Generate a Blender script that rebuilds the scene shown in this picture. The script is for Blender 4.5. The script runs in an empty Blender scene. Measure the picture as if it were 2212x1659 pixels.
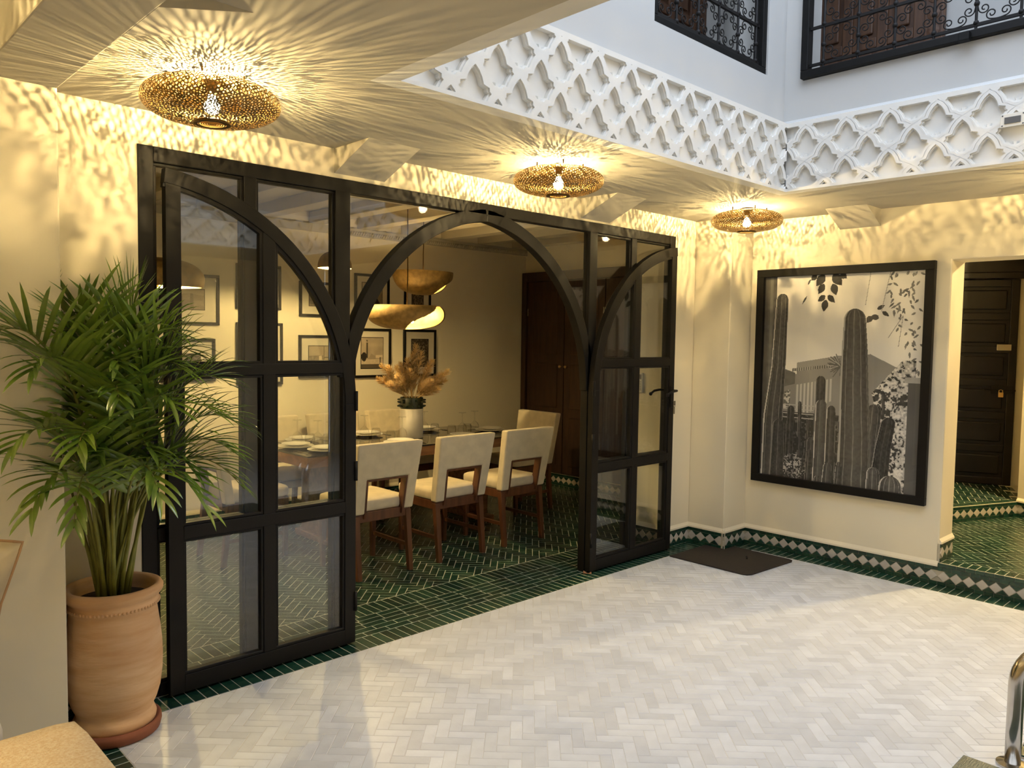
import bpy, bmesh, math, random
import numpy as np
from mathutils import Vector, Matrix
random.seed(7); np.random.seed(7)
S = bpy.context.scene
COL = S.collection
PI = math.pi

# ------------------------------------------------------------------ camera
CAM = Vector((-1.1613, -3.5045, 1.6)); FPX = 1696.77
YAW, PITCH, ROLL = 0.7633, -0.0578, 0.0150
_f = Vector((math.sin(YAW)*math.cos(PITCH), math.cos(YAW)*math.cos(PITCH), math.sin(PITCH)))
_r = Vector((math.cos(YAW), -math.sin(YAW), 0)); _u = _r.cross(_f)
_c, _s = math.cos(ROLL), math.sin(ROLL)
RIGHT = _c*_r + _s*_u; UP = -_s*_r + _c*_u; FWD = _f
cd = bpy.data.cameras.new('camera'); cam = bpy.data.objects.new('camera', cd); COL.objects.link(cam)
cam.matrix_world = Matrix(((RIGHT.x, UP.x, -FWD.x, CAM.x), (RIGHT.y, UP.y, -FWD.y, CAM.y), (RIGHT.z, UP.z, -FWD.z, CAM.z), (0, 0, 0, 1)))
cd.sensor_fit = 'HORIZONTAL'; cd.sensor_width = 36.0; cd.lens = FPX/2212*36.0; cd.clip_start = 0.05
S.camera = cam
def px(P):
    d = Vector(P)-CAM; z = d.dot(FWD)
    if z < 0.05: return None
    return (1106+FPX*d.dot(RIGHT)/z, 829.5-FPX*d.dot(UP)/z, z)

# ------------------------------------------------------------------ sky, exposure
w = bpy.data.worlds.new('sky'); S.world = w; w.use_nodes = True
bg = w.node_tree.nodes['Background']; bg.inputs[0].default_value = (0.80, 0.915, 1.11, 1); bg.inputs[1].default_value = 3.3
pl = bpy.data.lights.new('sky_portal', 'AREA'); pl.shape = 'RECTANGLE'; pl.size = 2.95; pl.size_y = 3.75; pl.cycles.is_portal = True
po = bpy.data.objects.new('sky_portal', pl); COL.objects.link(po); po.location = (2.02, -2.9, 5.2); po['kind'] = 'helper'
S.view_settings.view_transform = 'Standard'; S.view_settings.look = 'None'; S.view_settings.gamma = 1.0
S.view_settings.use_curve_mapping = False; S.view_settings.exposure = 0.45
WARM = (1.0, 0.74, 0.33)
FIL_L = 52000.0     # radiance of the small filaments in the pierced lamps
S.cycles.max_bounces = 7; S.cycles.diffuse_bounces = 4; S.cycles.glossy_bounces = 4; S.cycles.transparent_max_bounces = 16
S.cycles.caustics_reflective = False; S.cycles.caustics_refractive = False; S.cycles.sample_clamp_indirect = 5.0; S.cycles.use_adaptive_sampling = True; S.cycles.adaptive_threshold = 0.025

# ------------------------------------------------------------------ materials
MATS = {}
def M(name, col=(.8,.8,.8), rough=.5, metal=0, var=0, vscale=6, bump=0, bscale=40, spec=.5, coat=0, tile=False, sheen=0, stretch=None, col2=None, sss=0):
    if name in MATS: return MATS[name]
    m = bpy.data.materials.new(name); m.use_nodes = True; nt = m.node_tree; N = nt.nodes; L = nt.links
    b = N['Principled BSDF']; b.inputs['Base Color'].default_value = (*col, 1); b.inputs['Roughness'].default_value = rough
    b.inputs['Metallic'].default_value = metal; b.inputs['Specular IOR Level'].default_value = spec; b.inputs['Coat Weight'].default_value = coat
    if sheen: b.inputs['Sheen Weight'].default_value = sheen
    tc = N.new('ShaderNodeTexCoord'); vec = tc.outputs['Object']
    if stretch:
        mp = N.new('ShaderNodeMapping'); mp.inputs['Scale'].default_value = stretch; L.new(vec, mp.inputs['Vector']); vec = mp.outputs['Vector']
    if var or col2:
        n = N.new('ShaderNodeTexNoise'); n.inputs['Scale'].default_value = vscale; n.inputs['Detail'].default_value = 5; L.new(vec, n.inputs['Vector'])
        mx = N.new('ShaderNodeMix'); mx.data_type = 'RGBA'
        c2 = col2 if col2 else tuple(c*(1-var) for c in col)
        mx.inputs[6].default_value = (*col, 1); mx.inputs[7].default_value = (*c2, 1)
        rp = N.new('ShaderNodeMapRange'); rp.inputs[1].default_value = .35; rp.inputs[2].default_value = .65
        L.new(n.outputs['Fac'], rp.inputs[0]); L.new(rp.outputs[0], mx.inputs[0]); out = mx.outputs[2]
        if tile:
            oi = N.new('ShaderNodeObjectInfo'); at = N.new('ShaderNodeAttribute'); at.attribute_name = 'tone'
            ad = N.new('ShaderNodeMath'); ad.operation = 'ADD'; L.new(oi.outputs['Random'], ad.inputs[0]); L.new(at.outputs['Fac'], ad.inputs[1])
            fr = N.new('ShaderNodeMath'); fr.operation = 'FRACT'; L.new(ad.outputs[0], fr.inputs[0])
            mr = N.new('ShaderNodeMapRange'); mr.inputs[3].default_value = 1-tile; mr.inputs[4].default_value = 1+tile*.4; L.new(fr.outputs[0], mr.inputs[0])
            ml = N.new('ShaderNodeMix'); ml.data_type = 'RGBA'; ml.blend_type = 'MULTIPLY'; ml.inputs[0].default_value = 1
            L.new(out, ml.inputs[6]); L.new(mr.outputs[0], ml.inputs[7]); out = ml.outputs[2]
        L.new(out, b.inputs['Base Color'])
    if bump:
        n2 = N.new('ShaderNodeTexNoise'); n2.inputs['Scale'].default_value = bscale; n2.inputs['Detail'].default_value = 4; L.new(vec, n2.inputs['Vector'])
        bp = N.new('ShaderNodeBump'); bp.inputs['Strength'].default_value = bump; bp.inputs['Distance'].default_value = .01
        L.new(n2.outputs['Fac'], bp.inputs['Height']); L.new(bp.outputs['Normal'], b.inputs['Normal'])
    MATS[name] = m; return m
def emit(name, col, k):
    m = bpy.data.materials.new(name); m.use_nodes = True; nt = m.node_tree; nt.nodes.clear()
    e = nt.nodes.new('ShaderNodeEmission'); e.inputs[0].default_value = (*col, 1); e.inputs[1].default_value = k
    o = nt.nodes.new('ShaderNodeOutputMaterial'); nt.links.new(e.outputs[0], o.inputs[0]); MATS[name] = m; return m
def glassmat(name, tint=(.97,.985,.98), ior=1.5, boost=1.0):
    m = bpy.data.materials.new(name); m.use_nodes = True; nt = m.node_tree; nt.nodes.clear(); N = nt.nodes; L = nt.links
    t = N.new('ShaderNodeBsdfTransparent'); t.inputs[0].default_value = (*tint, 1)
    g = N.new('ShaderNodeBsdfGlossy'); g.inputs['Roughness'].default_value = 0.0
    # Schlick reflectance, the same for both faces of a thin sheet
    lw = N.new('ShaderNodeLayerWeight'); lw.inputs[0].default_value = .5; r0 = ((ior-1)/(ior+1))**2
    pw = N.new('ShaderNodeMath'); pw.operation = 'POWER'; pw.inputs[1].default_value = 5; L.new(lw.outputs['Facing'], pw.inputs[0])
    mu = N.new('ShaderNodeMath'); mu.operation = 'MULTIPLY_ADD'; mu.inputs[1].default_value = (1-r0)*boost; mu.inputs[2].default_value = r0*boost; mu.use_clamp = True; L.new(pw.outputs[0], mu.inputs[0])
    mx = N.new('ShaderNodeMixShader'); L.new(mu.outputs[0], mx.inputs[0]); L.new(t.outputs[0], mx.inputs[1]); L.new(g.outputs[0], mx.inputs[2])
    o = N.new('ShaderNodeOutputMaterial'); L.new(mx.outputs[0], o.inputs[0]); MATS[name] = m; return m
def printmat():
    m = bpy.data.materials.new('photo_print'); m.use_nodes = True; nt = m.node_tree
    b = nt.nodes['Principled BSDF']; b.inputs['Roughness'].default_value = .6; b.inputs['Specular IOR Level'].default_value = .2
    a = nt.nodes.new('ShaderNodeAttribute'); a.attribute_name = 'ink'; nt.links.new(a.outputs['Color'], b.inputs['Base Color']); MATS['photo_print'] = m; return m
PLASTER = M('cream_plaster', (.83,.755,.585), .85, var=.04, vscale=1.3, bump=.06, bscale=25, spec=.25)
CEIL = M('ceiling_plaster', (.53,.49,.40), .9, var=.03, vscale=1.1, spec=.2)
WHITEP = M('white_carved_plaster', (.80,.78,.73), .95, var=.04, vscale=10, spec=.08)
UPPERW = M('upper_white_paint', (.55,.545,.525), .85, var=.03, vscale=1.5, spec=.25)
WTILE = M('white_glazed_tile', (.72,.735,.76), .40, var=.10, vscale=9, bump=.25, bscale=16, tile=.14)
WGROUT = M('white_grout', (.63,.62,.60), .9, var=.1, vscale=20)
GTILE = M('green_glazed_tile', (.006,.040,.026), .26, var=.0, col2=(.018,.062,.036), vscale=14, bump=.3, bscale=18, tile=.35)
GGROUT = M('pale_grout', (.50,.46,.36), .9, var=.15, vscale=25)
DTILE = M('grey_white_tile', (.60,.56,.50), .4, var=.12, vscale=14, tile=.12)
BLACKF = M('black_painted_metal', (.007,.0065,.006), .5, var=.25, vscale=7, bump=.05, bscale=60, spec=.22)
IRON = M('wrought_iron', (.012,.0105,.010), .6, var=.3, vscale=20, spec=.25)
WOOD = M('walnut_wood', (.135,.050,.020), .42, var=.0, col2=(.075,.026,.010), vscale=5, stretch=(6,6,.7), bump=.05)
TWOOD = M('table_wood', (.23,.115,.055), .4, col2=(.12,.05,.022), vscale=4, stretch=(.8,7,7))
CUPW = M('dark_cupboard_wood', (.040,.016,.007), .5, col2=(.022,.008,.004), vscale=5, stretch=(6,6,.7))
UPDOOR = M('brown_carved_wood', (.13,.062,.030), .55, col2=(.07,.033,.018), vscale=7, stretch=(5,5,.8))
BDOOR = M('black_stained_wood', (.008,.006,.005), .36, var=.3, vscale=6, bump=.06, spec=.35)
SUEDE = M('cream_suede', (.72,.62,.435), .9, var=.13, vscale=14, sheen=.25, bump=.03, bscale=30)
TERRA = M('terracotta', (.60,.35,.175), .8, col2=(.72,.49,.29), vscale=3.2, stretch=(1.2,1.2,7), bump=.12, bscale=18)
TERRAD = M('terracotta_red', (.30,.10,.05), .8, var=.25, vscale=9)
SOIL = M('soil', (.025,.015,.01), .95, var=.4, vscale=40, bump=.6)
LEAF = M('palm_leaf', (.075,.155,.018), .24, col2=(.19,.29,.035), vscale=7, spec=.8, coat=.25)
YLEAF = M('young_palm_leaf', (.22,.30,.04), .4, var=.2, vscale=9)
STEM = M('palm_stem', (.25,.27,.055), .5, col2=(.16,.17,.03), vscale=15)
BRASS = M('pierced_brass', (.30,.19,.065), .42, 1.0, var=.35, vscale=30)
DBRASS = M('dark_brass', (.12,.075,.03), .4, 1.0)
GOLDIN = M('gold_leaf_inside', (.95,.68,.25), .5, .45, var=.3, vscale=20, bump=.2)
GOLDOUT = M('dark_gold_outside', (.30,.19,.06), .62, .35, var=.35, vscale=25, bump=.15, bscale=60)
CHROME = M('steel_tube', (.62,.58,.52), .18, 1.0, var=.1, vscale=30)
MATM = M('dark_brown_mat', (.022,.016,.012), .8, var=.3, vscale=60, bump=.2, bscale=200)
FRAMEM = M('black_frame', (.006,.0055,.005), .5, spec=.2)
MOUNT = M('cream_card', (.72,.66,.53), .9)
PORC = M('white_porcelain', (.82,.79,.72), .18, coat=.4)
CERAM = M('white_ceramic', (.70,.66,.58), .5, var=.08, vscale=14)
DGREEN = M('dark_green_glaze', (.012,.022,.012), .3, var=.4, vscale=30, bump=.4)
PAMPAS = M('dried_pampas', (.80,.56,.24), .9, var=.25, vscale=25, sheen=.3)
TWEED = M('beige_tweed', (.70,.50,.28), .95, col2=(.80,.66,.44), vscale=110, bump=.5, bscale=160)
SATIN = M('champagne_satin', (.58,.46,.26), .42, var=.25, vscale=8, sheen=.4)
WCLOTH = M('white_cloth', (.72,.68,.62), .9, var=.06)
PIPING = M('tan_piping', (.45,.27,.13), .8)
STEELC = M('cutlery_steel', (.6,.58,.54), .2, 1.0)
PLASTIC = M('white_plastic', (.72,.69,.62), .45)
GREYBTN = M('grey_print', (.10,.10,.10), .6)
SLATE = M('wet_green_slate', (.035,.055,.05), .35, col2=(.085,.11,.10), vscale=18, stretch=(1,6,1), bump=.3)
TABLEG = M('smoked_table_top', (.016,.013,.010), .06, coat=.3)
BRASSK = M('brass_knob', (.75,.52,.2), .3, 1.0)
DRY = M('dry_leaf', (.42,.20,.09), .9, var=.2)
GLASS = glassmat('clear_pane', (.96,.97,.96), 1.55, 1.5)
PGLASS = glassmat('picture_glass', (.99,.99,.99), 1.4, .6)
WINEG = glassmat('wine_glass', (.985,.985,.975), 1.5, 1.6)
WATER = glassmat('pool_water', (.55,.75,.72), 1.33, 1.0)
FIL = emit('filament_glow', WARM, FIL_L)
def glowmat(name, col, k):
    m = bpy.data.materials.new(name); m.use_nodes = True; nt = m.node_tree; nt.nodes.clear(); N = nt.nodes; L = nt.links
    t_ = N.new('ShaderNodeBsdfTransparent'); e = N.new('ShaderNodeEmission'); e.inputs[0].default_value = (*col, 1); e.inputs[1].default_value = k
    a = N.new('ShaderNodeAddShader'); L.new(t_.outputs[0], a.inputs[0]); L.new(e.outputs[0], a.inputs[1]); o = N.new('ShaderNodeOutputMaterial'); L.new(a.outputs[0], o.inputs[0]); m.cycles.emission_sampling = 'NONE'; MATS[name] = m; return m
BULB = glowmat('bulb_glow', (1.0,.80,.45), 26.0)
BULBD = emit('pendant_bulb_glow', (1.0,.70,.28), 750.0); BULBL = emit('bright_pendant_bulb_glow', (1.0,.72,.30), 7000.0)
BULBH = emit('hall_bulb_glow', (1.0,.74,.34), 4000.0)
BULBN = emit('added_bulb_glow', (1.0,.78,.42), 1700.0)  # for the standing lamp added in the nook
PRINT = printmat()

# ------------------------------------------------------------------ mesh helpers
class MB:
    def __init__(s): s.v = []; s.f = []; s.tone = None
    def add(s, vs, fs):
        o = len(s.v); s.v += [tuple(p) for p in vs]; s.f += [tuple(i+o for i in f) for f in fs]; return s
    def box(s, x0, x1, y0, y1, z0, z1):
        return s.add([(x0,y0,z0),(x1,y0,z0),(x1,y1,z0),(x0,y1,z0),(x0,y0,z1),(x1,y0,z1),(x1,y1,z1),(x0,y1,z1)],
                     [(0,3,2,1),(4,5,6,7),(0,1,5,4),(1,2,6,5),(2,3,7,6),(3,0,4,7)])
    def prism(s, poly, fn0, fn1):
        n = len(poly); vs = [fn0(*p) for p in poly]+[fn1(*p) for p in poly]
        return s.add(vs, [tuple(range(n))[::-1], tuple(range(n, 2*n))]+[(i, (i+1)%n, n+(i+1)%n, n+i) for i in range(n)])
    def xz(s, poly, y0, y1): return s.prism(poly, lambda a,b:(a,y0,b), lambda a,b:(a,y1,b))
    def yz(s, poly, x0, x1): return s.prism(poly, lambda a,b:(x0,a,b), lambda a,b:(x1,a,b))
    def xy(s, poly, z0, z1): return s.prism(poly, lambda a,b:(a,b,z0), lambda a,b:(a,b,z1))
    def lathe(s, prof, n=32, c=(0,0,0), closed=False):
        k = len(prof); vs = []
        for i in range(n):
            a = 2*PI*i/n
            for r, z in prof: vs.append((c[0]+r*math.cos(a), c[1]+r*math.sin(a), c[2]+z))
        fs = []
        for i in range(n):
            j = (i+1)%n
            for q in range(k-1 if not closed else k):
                q2 = (q+1)%k; fs.append((i*k+q, j*k+q, j*k+q2, i*k+q2))
        return s.add(vs, fs)
    def tube(s, pts, rad, n=8, cap=True):
        pts = [Vector(p) for p in pts]; m = len(pts); R = rad if hasattr(rad, '__len__') else [rad]*m
        t = (pts[1]-pts[0]).normalized(); nrm = t.orthogonal().normalized(); vs = []
        for i in range(m):
            t2 = (pts[min(i+1, m-1)]-pts[max(i-1, 0)]).normalized()
            nrm = (nrm-t2*nrm.dot(t2)); nrm = nrm.normalized() if nrm.length > 1e-6 else t2.orthogonal().normalized()
            bn = t2.cross(nrm)
            for k in range(n):
                a = 2*PI*k/n; vs.append(pts[i]+R[i]*(math.cos(a)*nrm+math.sin(a)*bn))
        fs = [(i*n+k, i*n+(k+1)%n, (i+1)*n+(k+1)%n, (i+1)*n+k) for i in range(m-1) for k in range(n)]
        if cap: fs += [tuple(range(n))[::-1], tuple(range((m-1)*n, m*n))]
        return s.add(vs, fs)
    def arcband(s, cx, cz, R0, R1, a0, a1, y0, y1, n=28):
        poly = [(cx+R1*math.cos(a0+(a1-a0)*i/n), cz+R1*math.sin(a0+(a1-a0)*i/n)) for i in range(n+1)]
        inn = [(cx+R0*math.cos(a0+(a1-a0)*i/n), cz+R0*math.sin(a0+(a1-a0)*i/n)) for i in range(n+1)]
        vs = []; fs = []
        for (a,b),(c,d) in zip(poly, inn): vs += [(a,y0,b),(c,y0,d),(c,y1,d),(a,y1,b)]
        for i in range(n):
            for k in range(4): fs.append((i*4+k, i*4+(k+1)%4, (i+1)*4+(k+1)%4, (i+1)*4+k))
        fs += [(3,2,1,0), (n*4, n*4+1, n*4+2, n*4+3)]
        return s.add(vs, fs)
    def rbox(s, x0, x1, y0, y1, z0, z1, r=.03, seg=4, pw=2.6):
        # soft cushion: superellipsoid-like box
        bm = bmesh.new(); bmesh.ops.create_cube(bm, size=2); bmesh.ops.subdivide_edges(bm, edges=bm.edges[:], cuts=seg*2, use_grid_fill=True)
        cx, cy, cz = (x0+x1)/2, (y0+y1)/2, (z0+z1)/2; hx, hy, hz = (x1-x0)/2, (y1-y0)/2, (z1-z0)/2
        bm.verts.ensure_lookup_table(); vs = []
        for v in bm.verts:
            q = Vector(v.co); p = Vector((q.x*hx, q.y*hy, q.z*hz))
            inn = Vector((max(-hx+r, min(hx-r, p.x)), max(-hy+r, min(hy-r, p.y)), max(-hz+r, min(hz-r, p.z))))
            d = p-inn
            if d.length > 1e-9: p = inn+d.normalized()*min(r, d.length*1.0 if d.length < r else r)
            vs.append((cx+p.x, cy+p.y, cz+p.z))
        fs = [tuple(v.index for v in f.verts) for f in bm.faces]; bm.free(); return s.add(vs, fs)
    def mesh(s, name, mat, smooth=False):
        me = bpy.data.meshes.new(name); me.from_pydata(s.v, [], s.f); me.validate(); me.update()
        if mat: me.materials.append(mat)
        if smooth:
            me.shade_smooth()
        if s.tone is not None:
            at = me.attributes.new('tone', 'FLOAT', 'FACE'); at.data.foreach_set('value', s.tone)
        return me
def link(name, me, parent=None, loc=(0,0,0), rot=(0,0,0), kind=None):
    o = bpy.data.objects.new(name, me); COL.objects.link(o); o.location = loc; o.rotation_euler = rot
    if parent is not None: o.parent = parent
    if kind: o['kind'] = kind
    return o
def obj(name, mb, mat, parent=None, loc=(0,0,0), rot=(0,0,0), smooth=False, bevel=0, seg=2, kind=None, angle=.6):
    me = mb.mesh(name, mat, smooth); o = link(name, me, parent, loc, rot, kind)
    if bevel:
        b = o.modifiers.new('bevel', 'BEVEL'); b.width = bevel; b.segments = seg; b.limit_method = 'ANGLE'; b.angle_limit = angle
    return o
def tag(o, label, cat, group=None, kind=None):
    o['label'] = label; o['category'] = cat
    if group: o['group'] = group
    if kind: o['kind'] = kind
    return o
def thing(name, label, cat, loc=(0,0,0), rz=0, group=None, kind=None):
    o = bpy.data.objects.new(name, None); COL.objects.link(o); o.location = loc; o.rotation_euler = (0,0,rz); o.empty_display_size = .1
    return tag(o, label, cat, group, kind)
def struct(name, mb, mat, label, cat, smooth=False, bevel=0, loc=(0,0,0)):
    return tag(obj(name, mb, mat, None, loc, smooth=smooth, bevel=bevel), label, cat, kind='structure')
def dup(root, loc, rz, label, group=None):
    def cp(o, parent):
        c = o.copy(); COL.objects.link(c)
        c.parent = parent
        for ch in [x for x in kids.get(o.name, [])]: cp(ch, c)
        return c
    kids = {}
    for x in list(root.children_recursive): kids.setdefault(x.parent.name, []).append(x)
    r = cp(root, None); r.location = loc; r.rotation_euler = (0,0,rz); r['label'] = label
    if group: r['group'] = group
    return r

# ------------------------------------------------------------------ shell: walls, ceiling, beam, pier
XR, X1, DP, ZC, XO, XF, YF = 4.478, 4.163, .320, 2.535, .560, 3.475, -1.093
YBK, XLW, YFR = -6.1, -3.3, -4.75          # far ends of the court behind the camera
WT = .41                                    # thickness of the wall with the glazed screen
b = MB(); b.box(-.6, 0, 0, WT, -.01, 3.0); b.box(0, 3.88, 0, WT, 2.392, 3.0); b.box(3.88, X1+.9, 0, WT, -.01, 3.0)
wall_back = struct('wall_back', b, PLASTER, 'cream plaster wall around the black glazed screen', 'wall')
b = MB(); b.box(-3.5, -.365, -.29, WT, -.01, 3.0)
pier = struct('wall_left_pier', b, PLASTER, 'cream plaster pier beside the palm at the left edge', 'wall', bevel=.006)
b = MB(); b.box(-.60, -.365, YBK, -.29, 2.47, 3.0)
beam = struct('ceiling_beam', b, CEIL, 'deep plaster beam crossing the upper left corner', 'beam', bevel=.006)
b = MB(); b.box(X1, XR, -DP, 0, -.01, ZC)
pillar = struct('wall_corner_pillar', b, PLASTER, 'square plaster pillar in the corner behind the dark mat', 'pillar', bevel=.005)
b = MB(); b.yz([(0,-.01),(0,3.0),(YBK,3.0),(YBK,-.01),(-3.3,-.01),(-3.3,2.158),(-1.75,2.158),(-1.75,-.01)], XR, XR+.255)
wall_right = struct('wall_right', b, PLASTER, 'cream plaster wall with the cactus photograph and hall opening', 'wall', bevel=.008)
b = MB(); b.box(XLW-.2, XR, YBK-.2, YBK, -.01, 3.2)
struct('wall_front', b, PLASTER, 'cream plaster wall closing the court behind the viewer', 'wall')
b = MB(); b.box(XLW-.2, XLW, YBK, -.29, -.01, 3.2)
struct('wall_left', b, PLASTER, 'cream plaster wall of the sitting nook', 'wall')
b = MB(); b.box(XLW, -.60, YBK, -.29, 2.90, 3.1)
struct('ceiling_nook', b, CEIL, 'higher warm lit ceiling of the sitting nook', 'ceiling')
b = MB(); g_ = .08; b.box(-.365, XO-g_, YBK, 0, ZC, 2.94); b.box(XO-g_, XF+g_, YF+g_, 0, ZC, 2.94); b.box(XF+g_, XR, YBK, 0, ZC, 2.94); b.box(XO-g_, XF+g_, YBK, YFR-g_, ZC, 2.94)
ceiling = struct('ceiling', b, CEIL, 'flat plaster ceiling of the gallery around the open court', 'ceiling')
def corbel(pts, wdir, name='corbel'):      # wedge: pts = wall-side corner, direction along wall, direction out
    (ox, oy), (ax, ay), (nx, ny), W, D, zt = pts
    q = lambda s, d, z: (ox+ax*s+nx*d, oy+ay*s+ny*d, z)
    m = MB(); m.add([q(0,0,ZC), q(W,0,ZC), q(W,D,ZC), q(0,D,ZC), q(0,0,zt), q(W,0,zt)], [(0,1,2,3), (4,5,1,0), (3,2,5,4), (0,3,4), (1,5,2)])
    obj(name, m, CEIL, ceiling)
corbel(((.94,0),(1,0),(0,-1),.30,.31,2.413), 0); corbel(((2.80,0),(1,0),(0,-1),.30,.31,2.405), 0)
corbel(((XR,-1.0),(0,-1),(-1,0),.285,.25,2.418), 0); corbel(((-.365,-1.0),(0,-1),(1,0),.28,.27,2.472), 0)

# ------------------------------------------------------------------ tiles
def clip(poly, a, bb, c):                  # keep a*x+b*y<=c
    out = []
    for i in range(len(poly)):
        p, q = poly[i], poly[(i+1)%len(poly)]; dp, dq = a*p[0]+bb*p[1]-c, a*q[0]+bb*q[1]-c
        if dp <= 0: out.append(p)
        if dp*dq < 0:
            t = dp/(dp-dq); out.append((p[0]+(q[0]-p[0])*t, p[1]+(q[1]-p[1])*t))
    return out
def area(p): return abs(sum(p[i][0]*p[(i+1)%len(p)][1]-p[(i+1)%len(p)][0]*p[i][1] for i in range(len(p))))/2
def shrink(poly, d):
    cx = sum(p[0] for p in poly)/len(poly); cy = sum(p[1] for p in poly)/len(poly); out = []
    n = len(poly)
    sgn = 1 if sum(poly[i][0]*poly[(i+1)%n][1]-poly[(i+1)%n][0]*poly[i][1] for i in range(n)) > 0 else -1
    L = []
    for i in range(n):
        p, q = Vector(poly[i]), Vector(poly[(i+1)%n]); e = (q-p)
        if e.length < 1e-6: continue
        e.normalize(); nn = Vector((-e.y, e.x))*sgn; L.append((p+nn*d, e))
    m = len(L)
    for i in range(m):
        (p, e), (q, g) = L[i-1], L[i]; den = e.x*g.y-e.y*g.x
        if abs(den) < 1e-5: out.append(tuple(q)); continue
        t = ((q.x-p.x)*g.y-(q.y-p.y)*g.x)/den; out.append(tuple(p+e*t))
    return out
def slab(mb, poly, z0, z1, ch=.0016, jz=None):
    n = len(poly); ins = shrink(poly, ch)
    if len(ins) != n: ins = poly
    cx = sum(p[0] for p in poly)/n; cy = sum(p[1] for p in poly)/n
    tz = (lambda p: z1) if jz is None else (lambda p: z1+jz[0]*(p[0]-cx)+jz[1]*(p[1]-cy))
    vs = [(p[0],p[1],z0) for p in poly]+[(p[0],p[1],tz(p)-ch) for p in poly]+[(p[0],p[1],tz(p)) for p in ins]
    fs = [(i,(i+1)%n,n+(i+1)%n,n+i) for i in range(n)]+[(n+i,n+(i+1)%n,2*n+(i+1)%n,2*n+i) for i in range(n)]+[tuple(range(2*n,3*n))]
    mb.add(vs, fs); return len(fs)
def ccw(p):
    n = len(p); return p if sum(p[i][0]*p[(i+1)%n][1]-p[(i+1)%n][0]*p[i][1] for i in range(n)) > 0 else p[::-1]
_share = {}
def lay(parent, polys, mat, ztop, name='tile', joint=.0014, limit=300, thick=.012, jit=.006, fieldname='tile_field'):
    """polys: list of (polygon, key) ; the ones that show largest become parts, the rest one stuff part"""
    items = []
    for poly, key in polys:
        poly = shrink(ccw(poly), joint)
        if len(poly) < 3 or area(poly) < 2e-5: continue
        c = (sum(p[0] for p in poly)/len(poly), sum(p[1] for p in poly)/len(poly), ztop); q = px(c)
        vis = q is not None and -60 < q[0] < 2272 and -60 < q[1] < 1719
        items.append((area(poly)*(1.0/q[2]**3 if vis else 1e-6), poly, key, c, vis))
    items.sort(key=lambda t: -t[0])
    for sc, poly, key, c, vis in items[:limit]:
        if not vis: continue
        k = (key, mat.name, thick, random.randrange(7)) if key is not None else None
        if k is not None and k in _share: me = _share[k]
        else:
            hm = .0009; m = MB(); slab(m, [(p[0]-c[0]+random.uniform(-hm,hm), p[1]-c[1]+random.uniform(-hm,hm)) for p in poly], -thick, 0); me = m.mesh(name, mat)
            if k is not None: _share[k] = me
        o = link(name, me, parent, c, (random.uniform(-jit,jit), random.uniform(-jit,jit), 0))
    rest = [t for i, t in enumerate(items) if i >= limit or not t[4]]
    if rest:
        m = MB(); tone = []
        for sc, poly, key, c, vis in rest:
            poly = [(p_[0]+random.uniform(-.0009,.0009), p_[1]+random.uniform(-.0009,.0009)) for p_ in poly]
            k = slab(m, poly, ztop-thick, ztop, jz=(random.uniform(-jit,jit), random.uniform(-jit,jit))); tone += [random.random()]*k
        m.tone = tone; o = obj(fieldname, m, mat, parent); o['kind'] = 'stuff'
def herring(x0, x1, y0, y1, cell, toxy, cut, pad=0):
    out = []; n = 3
    for y in range(y0, y1):
        for x in range(x0, x1):
            k = (x-y) % 6
            if k == 0: r = (x, y, x+n, y+1, 'h')
            elif k == 2*n-1: r = (x, y, x+1, y+n, 'v')
            else: continue
            poly = [toxy(r[0], r[1]), toxy(r[2], r[1]), toxy(r[2], r[3]), toxy(r[0], r[3])]
            for c in cut(poly): out.append((c[0], (r[4]+str(cell)) if c[1] else None))
    return out
def halfcut(planes):
    def f(poly):
        p = poly; full = True
        for a, bb, c in planes:
            ins = [a*q[0]+bb*q[1] <= c+1e-9 for q in p]
            if all(ins): continue
            full = False
            if not any(ins): return []
            p = clip(p, a, bb, c)
            if len(p) < 3: return []
        return [(p, full)]
    return f
SQ = math.sqrt(.5)
def rf(r, f): return ((r+f)*SQ, (f-r)*SQ)

# court floor: white bejmat herringbone
EW = .157
b = MB(); b.box(XLW, XR, YBK, 0, -.06, -.0012)
floor = struct('floor_courtyard', b, WGROUT, 'white herringbone tile floor of the court', 'floor')
CW = .0497
toW = lambda x, y: rf(1.452-3*CW+x*CW, .650-CW+y*CW)
inner = [(-1,0,.208), (1,0,XR-EW), (0,1,-EW), (0,-1,3.9)]
base = halfcut(inner)
def cutW(poly):
    out = []
    for p, full in base(poly):
        ins = [q[0] > 4.005 and q[1] > -.477 for q in p]
        if all(ins): continue
        if any(ins):
            a = clip(p, 1, 0, 4.005); c2 = clip(clip(p, -1, 0, -4.005), 0, 1, -.477)
            out += [(q, False) for q in (a, c2) if len(q) >= 3]
        else: out.append((p, full))
    return out
hw = herring(-60, 140, -80, 70, CW, toW, cutW)
lay(floor, hw, WTILE, 0, joint=.0010, jit=.004)
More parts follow.
